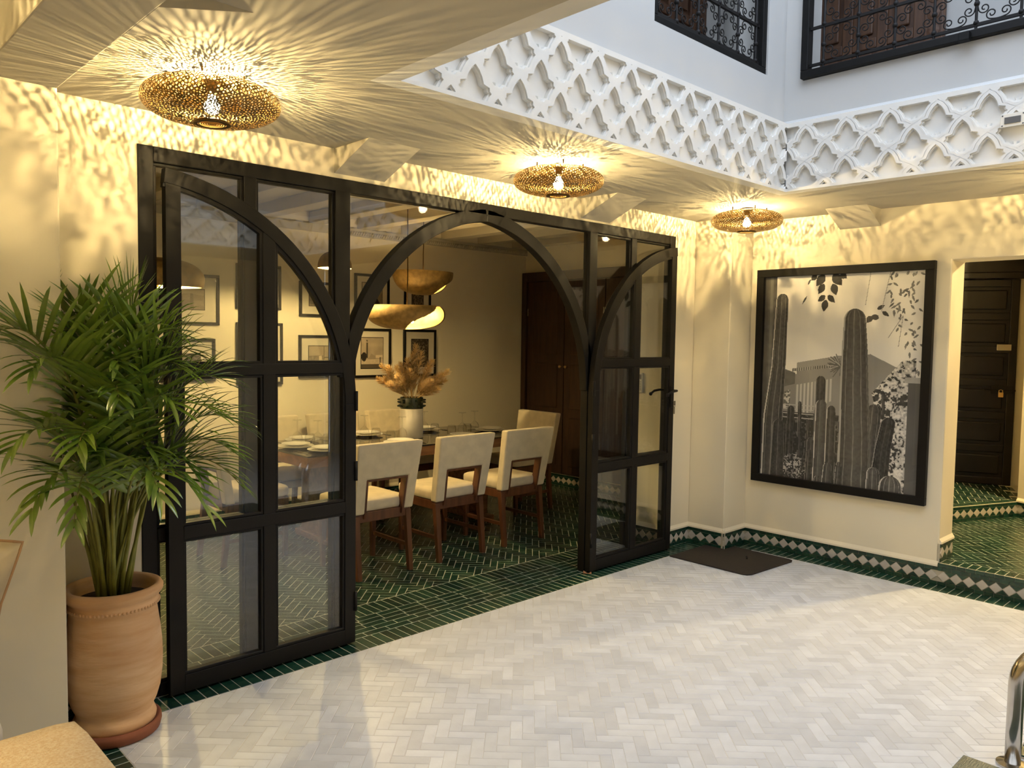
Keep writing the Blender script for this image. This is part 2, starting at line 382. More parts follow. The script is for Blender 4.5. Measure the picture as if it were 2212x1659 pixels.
# green border rows round the court floor
def rows_x(x0, x1, y0, y1, wid):
    n = max(1, round((x1-x0)/wid)); s = (x1-x0)/n
    return [([(x0+i*s,y0),(x0+(i+1)*s,y0),(x0+(i+1)*s,y1),(x0+i*s,y1)], ('rx',round(s,4),round(y1-y0,4))) for i in range(n)]
def rows_y(y0, y1, x0, x1, wid):
    n = max(1, round((y1-y0)/wid)); s = (y1-y0)/n
    return [([(x0,y0+i*s),(x1,y0+i*s),(x1,y0+(i+1)*s),(x0,y0+(i+1)*s)], ('ry',round(s,4),round(x1-x0,4))) for i in range(n)]
b = MB(); b.box(-.363, XR, -EW, 0, -.03, -.0004); b.box(XR-EW, XR, -2.6, -EW, -.03, -.0004); b.box(-.363, -.208, -3.6, -EW, -.03, -.0004); b.box(4.005, XR-EW, -.477, -EW, -.03, -.0004)
border = struct('trim_floor_border', b, GGROUT, 'dark green tile border edging the white court floor', 'border')
bt = rows_x(-.208, 4.005, -EW, -.008, .0525)+rows_x(-.363, -.208, -EW, -.008, .0525)
bt += rows_y(-.477, -EW, 4.005, 4.160, .0525)+rows_x(4.160, XR-EW, -.477, -.322, .0525)+rows_y(-2.6, -.322, XR-EW, XR-.004, .0525)+rows_y(-3.6, -EW, -.363, -.208, .0525)
bt += rows_x(4.005, 4.160, -EW, -.008, .0525)
lay(border, bt, GTILE, .0005, joint=.0014, jit=.004)
# threshold under the screen
b = MB(); b.box(0, 3.88, 0, WT+.02, -.05, .0003); b.box(0, 3.88, -.008, 0, -.03, .0003)
thr = struct('trim_threshold', b, GGROUT, 'dark green tile threshold beneath the black screen', 'threshold')
tt = []
for k in range(5):
    y0 = -.008+k*.0526; off = random.uniform(0,.15); x = -off
    while x < 3.88:
        L = random.uniform(.140,.152); a, e = max(0,x), min(3.88,x+L)
        if e-a > .02: tt.append(([(a,y0),(e,y0),(e,y0+.0526),(a,y0+.0526)], None))
        x += L
tt += rows_x(0, 3.88, .255, .425, .0525)
lay(thr, tt, GTILE, .001, joint=.0015, jit=.004)
# dining room floor
XDL, XDR, YDB = -.9, 5.13, 2.87
b = MB(); b.box(XDL, XDR+.02, WT, YDB+.02, -.06, -.0007)
floor_d = struct('floor_dining', b, GGROUT, 'dark green herringbone tile floor of the dining room', 'floor')
CG = .0500
toG = lambda x, y: rf(.951-(x-3)*CG, 2.169-CG+y*CG)
hg = herring(-120, 80, -60, 130, CG, toG, halfcut([(-1,0,.1), (1,0,XDR), (0,-1,-.426), (0,1,YDB)]))
lay(floor_d, hg, GTILE, 0, joint=.0015, jit=.004)

# ------------------------------------------------------------------ baseboards of brick and diamond tile
def bbmesh():
    if 'bb' in _share: return _share['bb']
    def face(poly, t=.004, ch=.001):
        m = MB(); n = len(poly); ins = shrink(poly, ch)
        vs = [(p[0],0,p[1]) for p in poly]+[(p[0],-t+ch,p[1]) for p in poly]+[(p[0],-t,p[1]) for p in ins]
        m.add(vs, [(i,(i+1)%n,n+(i+1)%n,n+i) for i in range(n)]+[(n+i,n+(i+1)%n,2*n+(i+1)%n,2*n+i) for i in range(n)]+[tuple(range(2*n,3*n))]); return m
    P, H = .0755/2, .0365; g = .0016
    d = face([(-P+g,0),(0,-H+g),(P-g,0),(0,H-g)], .0045)
    up = face([(-P+2.2*g,-g+H),(0,2.6*g),(P-2.2*g,-g+H)][::-1] if False else [(0,2.6*g),(P-2.2*g,H-g),(-P+2.2*g,H-g)], .004)
    dn = face([(-P+2.2*g,-H+g),(P-2.2*g,-H+g),(0,-2.6*g)], .004)
    br = face([(-.0275+g*.6,-.012),(.0275-g*.6,-.012),(.0275-g*.6,.012),(-.0275+g*.6,.012)], .004)
    _share['bb'] = (d.mesh('diamond_tile', DTILE), up.mesh('triangle_tile', GTILE), dn.mesh('triangle_tile', GTILE), br.mesh('brick_tile', GTILE)); return _share['bb']
def baseboard(name, p0, p1, label, z0=0, cap=True, top=True, extra_row=False, phase=0.0):
    """run from p0 to p1; the face looks to the right-hand side of the direction of travel"""
    D, U, N_, B_ = bbmesh(); p0 = Vector(p0); p1 = Vector(p1); L = (p1-p0).length; e = (p1-p0)/L; ang = math.atan2(e.y, e.x); nrm = Vector((e.y, -e.x))
    h = .126 if top else .099
    if extra_row: h = .150
    at = lambda s, z, d=0: (p0.x+e.x*s+nrm.x*d, p0.y+e.y*s+nrm.y*d, z0+z)
    m = MB(); m.add([at(0,0,-.01),at(L,0,-.01),at(L,0,.006),at(0,0,.006),at(0,h,-.01),at(L,h,-.01),at(L,h,.006),at(0,h,.006)], [(0,3,2,1),(4,5,6,7),(0,1,5,4),(1,2,6,5),(2,3,7,6),(3,0,4,7)])
    root = struct(name, m, GGROUT, label, 'baseboard')
    rot = (0,0,ang); n = max(1, round(L/.0755)); s = L/n
    for i in range(n):
        c = at((i+.5)*s, .063, .006); o = link('diamond_tile', D, root, c, rot); o.scale = (s/.0755,1,1)
        c = at((i+1)*s, .063, .006)
        if i < n-1:
            o = link('triangle_tile', U, root, c, rot); o.scale = (s/.0755,1,1); o = link('triangle_tile', N_, root, c, rot); o.scale = (s/.0755,1,1)
    n = max(1, round(L/.055)); s = L/n
    rows = [(.014,0)]+([(.112,.5)] if top else [])+([(.138,0)] if extra_row else [])
    for z, sh in rows:
        for i in range(n+1):
            c0, c1 = max(0,(i-sh)*s), min(L,(i+1-sh)*s)
            if c1-c0 < .012: continue
            o = link('brick_tile', B_, root, at((c0+c1)/2, z, .006), rot); o.scale = ((c1-c0)/.055,1,1)
    if cap:
        m = MB(); m.add([at(0,h,0),at(L,h,0),at(L,h,.016),at(0,h,.016),at(0,h+.034,0),at(L,h+.034,0),at(L,h+.012,.015),at(0,h+.012,.015)], [(0,3,2,1),(4,5,6,7)[::-1],(0,1,5,4),(1,2,6,5),(2,3,7,6),(3,0,4,7)])
        obj('cap', m, PLASTER, root)
    return root
baseboard('baseboard_back', (3.89,0), (X1,0), 'short tiled baseboard between the screen and the corner pillar')
baseboard('baseboard_pillar_side', (X1,0), (X1,-DP-.012), 'tiled baseboard on the shaded side of the corner pillar')
baseboard('baseboard_pillar_front', (X1-.012,-DP), (XR,-DP), 'tiled baseboard on the front of the corner pillar')
baseboard('baseboard_right', (XR,-DP), (XR,-1.75), 'green and grey diamond baseboard below the cactus photograph')
baseboard('baseboard_step', (XR,-1.75), (XR,-3.2), 'diamond tiled riser of the step up to the hall', cap=False, extra_row=True)
baseboard('baseboard_left', (-.36,0), (0,0), 'tiled baseboard hidden behind the terracotta pot')
baseboard('baseboard_dining_back', (.9,YDB), (XDR,YDB), 'diamond tiled baseboard along the dining room back wall')
baseboard('baseboard_dining_right', (XDR,YDB), (XDR,.45), 'diamond tiled baseboard below the dark wood cupboard')
baseboard('baseboard_reveal', (3.88,.40), (3.88,.06), 'tiled baseboard on the reveal behind the right door leaf')

# ------------------------------------------------------------------ dining room shell
b = MB(); b.box(XDL-.2, XDR+.2, YDB, YDB+.2, -.01, 3.0)
struct('wall_dining_back', b, PLASTER, 'cream dining room wall hung with framed photographs', 'wall')
b = MB(); b.box(XDR, XDR+.2, WT, YDB, -.01, 3.0)
struct('wall_dining_right', b, PLASTER, 'cream dining room wall around the dark cupboard', 'wall')
b = MB(); b.box(XDL-.2, XDL, WT, YDB, -.01, 3.0)
struct('wall_dining_left', b, PLASTER, 'cream end wall of the dining room', 'wall')
b = MB(); b.box(XDL, XDR, WT, YDB, 2.70, 3.0)
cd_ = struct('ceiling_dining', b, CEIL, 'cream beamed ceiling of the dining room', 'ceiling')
for k in range(12):
    x = XDL+.3+k*.5; m = MB(); m.box(x, x+.14, WT, YDB, 2.60, 2.70); obj('ceiling_joist', m, CEIL, cd_, bevel=.005)
b = MB(); b.box(XDL, XDR, YDB-.02, YDB, 2.53, 2.60)
rope = struct('trim_dining_rope', b, CEIL, 'twisted plaster rope moulding along the dining room back wall', 'moulding')
m = MB()
m.lathe([(.001,-.018),(.012,-.010),(.012,.010),(.001,.018)], 6)
tw = m.mesh('rope_twist', CEIL, True)
for i in range(95):
    x = 2.7+i*.0256
    if x > XDR-.02: break
    link('rope_twist', tw, rope, (x, YDB-.024, 2.555), (0, .6, 0)).scale = (1,1,1.25)

# ------------------------------------------------------------------ hall beyond the right wall
A_ = Vector((.92,-.38)).normalized(); B_2 = Vector((.38,.92)).normalized(); Z1, Z2 = .150, .275
PC = Vector((6.55,-1.70))
b = MB(); b.box(XR, 9.2, -4.4, .4, -.05, Z1-.0008)
floor_h = struct('floor_hall', b, GGROUT, 'green herringbone floor of the raised hall', 'floor')
hh = rows_y(-3.2, -1.76, XR, XR+.13, .0525)
toH = lambda x, y: rf(5.0-(x)*CG, 2.0+y*CG)
hh += herring(-120, 120, -60, 160, CG, toH, halfcut([(-1,0,-XR-.133), (1,0,7.4), (0,-1,2.9), (0,1,-.8)]))
lay(floor_h, hh, GTILE, Z1, joint=.0015, jit=.008)
q = lambda s, t: (PC.x+A_.x*s+B_2.x*t, PC.y+A_.y*s+B_2.y*t)
b = MB(); b.xy([q(-2.2,0), q(1.6,0), q(1.6,2.2), q(-2.2,2.2)], Z1-.02, Z2-.0008)
floor_p = struct('floor_landing', b, GGROUT, 'upper green tiled landing before the black door', 'floor')
toP = lambda x, y: q(-2+x*CG+.0, .05+y*CG)
hp = []
for i in range(64): hp.append(([q(-2.2+i*.0525,0), q(-2.2+(i+1)*.0525,0), q(-2.2+(i+1)*.0525,.10), q(-2.2+i*.0525,.10)], None))
SQH = lambda x, y: q(-2.2+(x-y)*CG*SQ+1.0, .1+(x+y)*CG*SQ)
def cutP(poly):
    p = poly
    for nrm, c in ((-B_2, -(PC.dot(B_2)+.10)), (B_2, PC.dot(B_2)+1.3), (A_, PC.dot(A_)+1.2), (-A_, -(PC.dot(A_)-2.1))):
        p = clip(p, nrm.x, nrm.y, c)
        if len(p) < 3: return []
    return [(p, False)]
hp += herring(-40, 70, -20, 60, CG, SQH, cutP)
lay(floor_p, hp, GTILE, Z2, joint=.0015, jit=.008, limit=250)
r0 = q(-2.1,0)
baseboard('baseboard_landing', r0, q(0,0), 'diamond tiled riser up to the landing of the black door', z0=Z1, cap=False)
baseboard('baseboard_hall_wall', q(0,0), q(0,-1.5), 'diamond tiled baseboard of the hall wall by the light switch', z0=Z1)
b = MB(); b.xy([q(0,0), q(0,-2.4), q(1.9,-2.4), q(1.0,.28), q(.55,.13)], Z1-.02, 2.7)
struct('wall_hall_right', b, PLASTER, 'cream hall wall carrying the light switch at the right edge', 'wall')
b = MB(); b.box(XR+.255, 9.2, .2, .4, 0, 2.75); b.box(8.6, 8.8, -4.4, .4, 0, 2.75); b.box(XR+.255, 9.2, -4.6, -4.4, 0, 2.75)
struct('wall_hall_far', b, PLASTER, 'cream walls enclosing the hall', 'wall')
b = MB(); b.box(XR+.255, 9.2, -4.6, .4, 2.7, 2.9)
struct('ceiling_hall', b, CEIL, 'plaster ceiling of the hall', 'ceiling')
baseboard('baseboard_hall_jamb', (XR,-1.75), (XR+.255,-1.75), 'small tiled baseboard on the jamb of the hall opening', z0=Z1)

# ------------------------------------------------------------------ carved frieze round the opening
hol = [(0,0),(-.020,-.018),(-.036,-.042),(-.046,-.070),(-.078,-.078),(-.078,-.092),(-.088,-.100),(-.074,-.118),(-.060,-.140),(-.050,-.160),(-.030,-.164),(-.018,-.176),(0,-.178)]
oul = [(0,.02),(-.030,0),(-.052,-.030),(-.062,-.060),(-.085,-.068),(-.105,-.080),(-.124,-.089),(-.094,-.109),(-.072,-.139),(-.062,-.169),(-.039,-.177),(-.019,-.189),(0,-.198)]
def sym(h): return h+[(-x,z) for x,z in h[-2:0:-1]]
HOL, OUT = sym(hol), sym(oul)
def frieze_bm():
    bm = bmesh.new(); n = len(HOL)
    def ring(pts, y): return [bm.verts.new((p[0], y, p[1])) for p in pts]
    sc = lambda k: [(x*k, -.088+(z+.088)*k) for x,z in HOL]
    R = [ring(OUT,0), ring(HOL,0), ring(HOL,.009), ring(sc(.89),.009), ring(sc(.885),.030)]
    for a, c in zip(R, R[1:]):
        for i in range(n): bm.faces.new((a[i], a[(i+1)%n], c[(i+1)%n], c[i]))
    bm.faces.new(R[-1])
    # little faceted boss in the notch
    v = [bm.verts.new(p) for p in ((-.014,.024,-.150),(.014,.024,-.150),(.010,.024,-.172),(-.010,.024,-.172),(-.008,.010,-.154),(.008,.010,-.154),(.006,.010,-.168),(-.006,.010,-.168))]
    for f in ((4,5,6,7),(0,1,5,4),(1,2,6,5),(2,3,7,6),(3,0,4,7)): bm.faces.new([v[i] for i in f])
    bmesh.ops.recalc_face_normals(bm, faces=bm.faces[:]); return bm
def frieze(name, corner, ang, length, offA, offB, label):
    """local x along the frieze, -y towards the court"""
    root = thing(name, label, 'frieze', (corner[0], corner[1], 0), ang, kind='structure')
    ZB, ZT = 2.553, 2.926
    bm = frieze_bm(); me = bpy.data.meshes.new('arch_panel'); bm.to_mesh(me); bm.free(); me.materials.append(WHITEP)
    for zrow, off in ((3.013,offB),(2.904,offA),(2.795,offB),(2.686,offA),(2.577,offB)):
        k = math.floor((-.13-off)/.248)
        while off+k*.248 < length+.13:
            x = off+k*.248; k += 1
            x0, x1, z0, z1 = x-.124, x+.124, zrow-.198, zrow+.02
            if x1 <= .002 or x0 >= length-.002 or z1 <= ZB+.002 or z0 >= ZT-.002: continue
            if x0 >= -.0005 and x1 <= length+.0005 and z0 >= ZB and z1 <= ZT: link('arch_panel', me, root, (x, 0, zrow)); continue
            bm = frieze_bm()
            for co, no in (((-x,0,0),(-1,0,0)),((length-x,0,0),(1,0,0)),((0,0,ZB-zrow),(0,0,-1)),((0,0,ZT-zrow),(0,0,1))):
                bmesh.ops.bisect_plane(bm, geom=bm.verts[:]+bm.edges[:]+bm.faces[:], plane_co=co, plane_no=no, clear_outer=True)
            if len(bm.faces):
                m2 = bpy.data.meshes.new('arch_panel'); bm.to_mesh(m2); m2.materials.append(WHITEP); link('arch_panel', m2, root, (x, 0, zrow))
            bm.free()
    m = MB(); m.xy([(0,0),(length,0),(length+.08,.08),(-.08,.08)], ZC, ZB); obj('lower_border', m, WHITEP, root)
    m = MB(); m.xy([(0,0),(length,0),(length+.08,.08),(-.08,.08)], ZT, 2.952); obj('upper_border', m, WHITEP, root)
    m = MB(); m.xy([(-.02,.0315),(length+.02,.0315),(length+.08,.08),(-.08,.08)], ZB, ZT); obj('backing', m, WHITEP, root)
    m = MB(); m.add([(0,.0,2.952),(length,.0,2.952),(length+.08,.08,2.995),(-.08,.08,2.995),(-.08,.08,2.94),(length+.08,.08,2.94)], [(0,1,2,3),(0,3,4),(1,5,2),(0,4,5,1)]); obj('ledge', m, UPPERW, root)
    return root
frieze('trim_frieze_back', (XO, YF), 0, XF-XO, .360-.248, .484-.248, 'white carved arch frieze above the glazed screen')
frieze('trim_frieze_right', (XF, YF), -PI/2, YF-YFR, .114, .240, 'white carved arch frieze above the cactus photograph')
frieze('trim_frieze_front', (XF, YFR), PI, XF-XO, .112, .236, 'white carved arch frieze on the side behind the viewer')
frieze('trim_frieze_left', (XO, YFR), PI/2, YF-YFR, .114, .240, 'white carved arch frieze on the near left side')

# ------------------------------------------------------------------ upper storey
SB, ZU = .062, 5.2
b = MB()
yw = YF+SB
b.box(XO-.3, 2.168, yw, yw+.22, 2.94, ZU); b.box(2.168, 3.318, yw, yw+.22, 2.94, 3.222); b.box(3.318, XF+SB+.22, yw, yw+.22, 2.94, ZU); b.box(2.168, 3.318, yw, yw+.22, 4.9, ZU)
struct('wall_upper_back', b, UPPERW, 'white upper wall with the narrow iron balustrade window', 'wall')
xw = XF+SB
b = MB(); b.box(xw, xw+.22, -1.15, yw, 2.94, ZU); b.box(xw, xw+.22, -4.4, -1.15, 2.94, 3.214); b.box(xw, xw+.22, YFR-.3, -4.4, 2.94, ZU); b.box(xw, xw+.22, -4.4, -1.15, 4.9, ZU)
struct('wall_upper_right', b, UPPERW, 'white upper wall with the wide iron balustrade window', 'wall')
b = MB(); b.box(XO-SB-.22, XO-SB, YFR, yw, 2.94, ZU); b.box(XO-SB-.2, xw, YFR-SB-.22, YFR-SB, 2.94, ZU)
struct('wall_upper_near', b, UPPERW, 'white upper walls on the near sides of the light well', 'wall')
b = MB(); b.box(XO-.6, XR+.25, .0, .2, 2.99, ZU); b.box(XR, XR+.2, -6, 0, 2.99, ZU); b.box(XO-.6, XR+.2, yw+.22, .2, 5.1, 5.2); b.box(xw+.22, XR+.2, -6, yw, 5.1, 5.2)
struct('wall_upper_gallery', b, UPPERW, 'white walls of the upper gallery behind the balustrades', 'wall')
def panel_door(name, label, w_, h_, loc, rz, mat, cols, rows_, kind='structure', cat='door', frame=True):
    t = thing(name, label, cat, loc, rz, kind=kind)
    m = MB(); m.box(-w_/2, w_/2, -.02, .0, 0, h_); obj('slab', m, mat, t)
    st = .07; cw = (w_-st*(cols+1))/cols; rh = (h_-st*(rows_+1))/rows_
    for i in range(cols+1): x = -w_/2+i*(cw+st); m = MB(); m.box(x, x+st, -.045, -.02, 0, h_); obj('stile', m, mat, t, bevel=.006)
    for i in range(cols):
        for j in range(rows_+1):
            x = -w_/2+st+i*(cw+st); z = j*(rh+st); m = MB(); m.box(x, x+cw, -.044, -.02, z, z+st); obj('rail', m, mat, t, bevel=.006)
        for j in range(rows_):
            x = -w_/2+st+i*(cw+st); z = st+j*(rh+st); m = MB(); m.box(x+.03, x+cw-.03, -.040, -.02, z+.03, z+rh-.03); obj('panel', m, mat, t, bevel=.012)
    return t
def fancy(t, w_, h_, mat):
    for s in (-1,1):
        x = s*(w_/2+.06); m = MB(); m.box(x-.06, x+.06, -.06, 0, 0, h_+.1); obj('carved_jamb', m, mat, t, bevel=.01)
        for k in range(16):
            m = MB(); m.lathe([(.0,-.012),(.035,-.008),(.04,0),(.02,.004),(.0,.004)], 10); obj('rosette', m, mat, t, (x, -.064, .1+k*.11), (PI/2,0,0))
d3 = panel_door('door_upper_back', 'brown carved door seen through the narrow upper balustrade', .62, 2.0, (3.70,-.005,2.99), 0, UPDOOR, 2, 4); fancy(d3, .62, 2.0, UPDOOR)
d4 = panel_door('door_upper_right', 'brown carved double doors seen through the wide upper balustrade', 1.02, 2.0, (XR-.005,-1.02,2.99), -PI/2, UPDOOR, 4, 3); fancy(d4, 1.02, 2.0, UPDOOR)

def spiral(c, r0, r1, a0, turns, n=26):
    return [(c[0]+(r0+(r1-r0)*i/n)*math.cos(a0+turns*2*PI*i/n), 0, c[1]+(r0+(r1-r0)*i/n)*math.sin(a0+turns*2*PI*i/n)) for i in range(n+1)]
def cscroll(cx, cz, ang, L):
    # C scroll: two spirals curling to the same side, joined by a shallow bow
    r = L*.235; left = spiral((-L*.27, 0), r*.22, r, PI*1.5-2*PI*1.3, 1.3)  # ends at the bottom, running to the right
    e = left[-1]; right = [(-x, y, z) for x, y, z in left][::-1]
    n = 12; bow = []
    for i in range(1, n):
        t = i/n; x = e[0]+(right[0][0]-e[0])*t; bow.append((x, 0, e[2]-math.sin(PI*t)*L*.035))
    pts = left+bow+right; c, s = math.cos(ang), math.sin(ang)
    return [(cx+x*c-z*s, 0, cz+x*s+z*c) for x, y, z in pts]
def scroll_cell(wc, hc):
    m = MB()
    for cx, cz, a, L in ((0, .034, 0, .118), (0, hc-.034, PI, .118), (.067, hc*.5, PI/2, .118), (-.067, hc*.5, -PI/2, .118)):
        m.tube(cscroll(cx, cz, a, L), .0034, 5)
    return m.mesh('scroll', IRON, True)
SCR = scroll_cell(.199, .205)
def balustrade(name, label, loc, rz, W, zb, zt, x_bars, wide=True):
    """local x along, z up; -y to the court"""
    t = thing(name, label, 'balustrade', loc, rz)
    fw = .045
    for a, e, z0, z1 in ((0,W,zb,zb+fw),(0,fw,zb+fw,zt-fw),(W-fw,W,zb+fw,zt-fw),(0,W,zt-fw,zt)):
        m = MB(); m.box(a, e, -.02, .045, z0, z1); obj('frame_bar', m, BLACKF, t, bevel=.004)
    for z in (3.290, 3.510, 3.730, 3.95, 4.17):
        m = MB(); m.box(0, W, .005, .021, z-.008, z+.008); obj('rail', m, IRON, t)
    for x in x_bars:
        m = MB(); m.tube([(x,.013,zb+.02),(x,.013,3.27),(x,.013,4.2)], .0075, 8); obj('upright', m, IRON, t, smooth=True)
        for z in (3.30, 3.40, 3.52):
            m = MB(); m.lathe([(.0,-.016),(.012,-.010),(.015,0),(.012,.010),(.0,.016)], 8); obj('collar', m, IRON, t, (x, .013, z), smooth=True)
    for x0, x1 in zip(x_bars, x_bars[1:]):
        for z in (3.298, 3.518, 3.738, 3.958): link('scroll', SCR, t, ((x0+x1)/2, .013, z))
    return t
balustrade('iron_balustrade', 'black scrolled iron balustrade in the narrower upper opening', (2.168, yw+.03, 0), 0, 1.15, 3.222, 4.9, [.045+.0+k*.2065+.21-.005 for k in range(-1,5)])
balustrade('iron_balustrade', 'black scrolled iron balustrade in the wide upper right opening', (xw-.02, -1.15, 0), -PI/2, 2.6, 3.216, 4.9, [.128+k*.2068 for k in range(12)])
b = MB(); b.box(-.025,.025,-.05,0,-.02,.025); tag(obj('frame_clamp', b, BLACKF, None, (xw-.03,-2.07,3.222), (0,0,-PI/2), bevel=.003), 'small black bracket on the sill under the wide balustrade', 'bracket')
# little sensor plate on the frieze
t = thing('sensor_plate', 'small white plate with dark window on the carved frieze', 'plate', (XF-.006,-2.315,2.735), -PI/2)
m = MB(); m.box(-.055,.055,-.008,.0,-.022,.045); obj('plate', m, PLASTIC, t, bevel=.002)
m = MB(); m.box(-.036,.036,-.012,-.008,-.006,.026); obj('dark_window', m, GREYBTN, t)
for sx in (-.046,.046):
    for sz in (-.014,.036): m = MB(); m.lathe([(.0,.0),(.004,.0),(.003,.002),(.0,.0025)], 8); obj('screw', m, GREYBTN, t, (sx,-.008,sz), (PI/2,0,0))

# ------------------------------------------------------------------ glazed screen and door leaves
HF, WF = 2.391, 3.888
ARZ, ARR = 1.255, 1.05
def pane(parent, poly, y, nm='pane', mat=None):
    m = MB(); m.xz(poly, y, y+.005); return obj(nm, m, mat or GLASS, parent)
def bead(parent, x0, x1, z0, z1, y0, y1, wdt=.013):
    m = MB(); m.box(x0,x1,y0,y1,z0,z0+wdt); m.box(x0,x1,y0,y1,z1-wdt,z1); m.box(x0,x0+wdt,y0,y1,z0+wdt,z1-wdt); m.box(x1-wdt,x1,y0,y1,z0+wdt,z1-wdt); obj('glazing_bead', m, BLACKF, parent, bevel=.002, seg=1)
scr = thing('window_screen', 'black metal glazed screen with a central pointed arch', 'glazed screen', (0,0,0), kind='structure')
YB0, YB1 = -.006, .055
def bar(parent, nm, x0, x1, z0, z1, y0=YB0, y1=YB1, bev=.004):
    m = MB(); m.box(x0,x1,y0,y1,z0,z1); return obj(nm, m, BLACKF, parent, bevel=bev)
bar(scr,'post',0,.065,0,HF); bar(scr,'post',.942,1.030,0,HF-.06); bar(scr,'post',2.896,2.975,0,HF-.06); bar(scr,'post',WF-.065,WF,0,HF)
bar(scr,'head_rail',.065,WF-.065,HF-.066,HF)
bar(scr,'mullion',.465,.527,.06,HF-.06,YB0+.002,YB1-.002); bar(scr,'mullion',3.352,3.414,.06,HF-.06,YB0+.002,YB1-.002)
for x0,x1 in ((.065,.942),(2.975,WF-.065)): bar(scr,'sill_rail',x0,x1,0,.06); bar(scr,'transom',x0,x1,.695,.750)
XC = (1.030+2.896)/2
a_ap = math.acos((XC-(1.030+ARR))/ARR)
m = MB(); m.arcband(1.030+ARR, ARZ, ARR-.012, ARR+.062, PI, a_ap+.0, YB0, YB1, 30); obj('arch_rib', m, BLACKF, scr, bevel=.003)
m = MB(); m.arcband(2.896-ARR, ARZ, ARR-.012, ARR+.062, 0, PI-a_ap, YB0, YB1, 30); obj('arch_rib', m, BLACKF, scr, bevel=.003)
m = MB(); m.xz([(XC-.20,HF-.066),(XC-.10,2.285),(XC,2.30),(XC+.10,2.285),(XC+.20,HF-.066)], YB0+.003, YB1-.003); obj('arch_crown', m, BLACKF, scr)
def arcx(cx, R, x): return ARZ+math.sqrt(max(0,R*R-(x-cx)**2))
def spandrel(side):
    cx = 1.030+ARR if side < 0 else 2.896-ARR; xa = 1.030 if side < 0 else 2.896; R = ARR+.05
    z0 = arcx(cx, R, xa); pts = [(xa, z0), (xa, HF-.06)]; xe = XC-.15*(1 if side < 0 else -1)
    n = 16; arc = [(xe+(xa-xe)*i/n, arcx(cx, R, xe+(xa-xe)*i/n)) for i in range(n)]
    return [pts[0], pts[1], (xe, HF-.06)]+arc
pane(scr, spandrel(-1), .022); pane(scr, spandrel(1), .022)
for x0,x1 in ((.065,.465),(.527,.942),(2.975,3.352),(3.414,WF-.065)):
    for z0,z1 in ((.06,.695),(.75,HF-.066)): pane(scr, [(x0,z0),(x1,z0),(x1,z1),(x0,z1)], .022); bead(scr, x0,x1,z0,z1, .006,.04)
def leaf(name, hx, s, label):
    t = thing(name, label, 'door', (hx, 0, 0), kind='structure'); W_ = .940; y0, y1 = -.062, -.016
    X = lambda x: s*x
    def lb(nm, x0, x1, z0, z1, a=y0, c=y1): m = MB(); m.box(min(X(x0),X(x1)),max(X(x0),X(x1)),a,c,z0,z1); return obj(nm, m, BLACKF, t, bevel=.003)
    lb('hinge_stile', 0, .0635, .012, 1.2555)
    zt = arcx(ARR, ARR, W_)
    m = MB(); xs = [W_-.063+.063*i/4 for i in range(5)]
    m.xz([(X(W_-.063),.012),(X(W_),.012)]+[(X(x), arcx(ARR,ARR,x)-.002) for x in xs[::-1]], y0+.0015, y1-.0015); obj('meeting_stile', m, BLACKF, t)
    a1 = math.acos((W_-ARR)/ARR)
    m = MB()
    if s > 0: m.arcband(X(ARR), ARZ, ARR-.064, ARR, PI, a1, y0, y1, 28)
    else: m.arcband(X(ARR), ARZ, ARR-.064, ARR, 0, PI-a1, y0, y1, 28)
    obj('arch_rib', m, BLACKF, t, bevel=.003)
    m = MB(); cxx = X(ARR)
    if s > 0: m.arcband(cxx, ARZ, ARR-.080, ARR-.063, PI*.955, a1, y0+.008, y1-.008, 28)
    else: m.arcband(cxx, ARZ, ARR-.080, ARR-.063, PI*.045, PI-a1, y0+.008, y1-.008, 28)
    obj('glazing_bead', m, BLACKF, t)
    lb('bottom_rail', .062, W_-.063, .012, .090); lb('lock_rail', .062, W_-.063, .698, .756); lb('cross_rail', .062, W_-.063, 1.414, 1.466, y0+.001, y1-.001)
    zm = arcx(ARR, ARR-.05, .472)
    lb('mullion', .441, .504, .09, zm, y0+.002, y1-.002)
    Ri = ARR-.055
    for x0,x1 in ((.062,.441),(.504,W_-.063)):
        for z0,z1 in ((.09,.698),(.756,1.414)):
            a_, c_ = min(X(x0),X(x1)), max(X(x0),X(x1)); pane(t, [(a_,z0),(c_,z0),(c_,z1),(a_,z1)], -.041); bead(t, a_,c_,z0,z1, y0+.006, y1-.006)
    xs0 = ARR-math.sqrt(Ri*Ri-(1.466-ARZ)**2)
    for x0,x1 in ((xs0,.441),(.504,W_-.063)):
        n = 14; top = [(x1+(x0-x1)*i/n) for i in range(n+1)]
        poly = [(X(x0),1.466),(X(x1),1.466)]+[(X(x), arcx(ARR,Ri,x)) for x in top]
        if x0 == xs0: poly = poly[:-1]
        pane(t, poly, -.041)
        m = MB(); a_, c_ = min(X(x0),X(x1)), max(X(x0),X(x1)); m.box(a_, c_, y0+.006, y1-.006, 1.466, 1.478)
        xx = X(x1) if x0 == xs0 else X(x0); m.box(xx-(s*.013 if x0 == xs0 else 0)*1, xx+(0 if x0 == xs0 else s*.013), y0+.006, y1-.006, 1.478, arcx(ARR,Ri,x1 if x0 == xs0 else x0)-.01); obj('glazing_bead', m, BLACKF, t)
    for z in (.18, .86, 1.22): m = MB(); m.tube([(X(.003),-.066,z),(X(.003),-.066,z+.10)], .009, 10); obj('hinge', m, BLACKF, t, smooth=True)
    return t
leaf('door_leaf', 1.033, -1, 'black glazed door leaf with quarter arch folded back beside the palm')
rl = leaf('door_leaf', 2.893, 1, 'narrow looking black glazed door leaf by the pillar with handle')
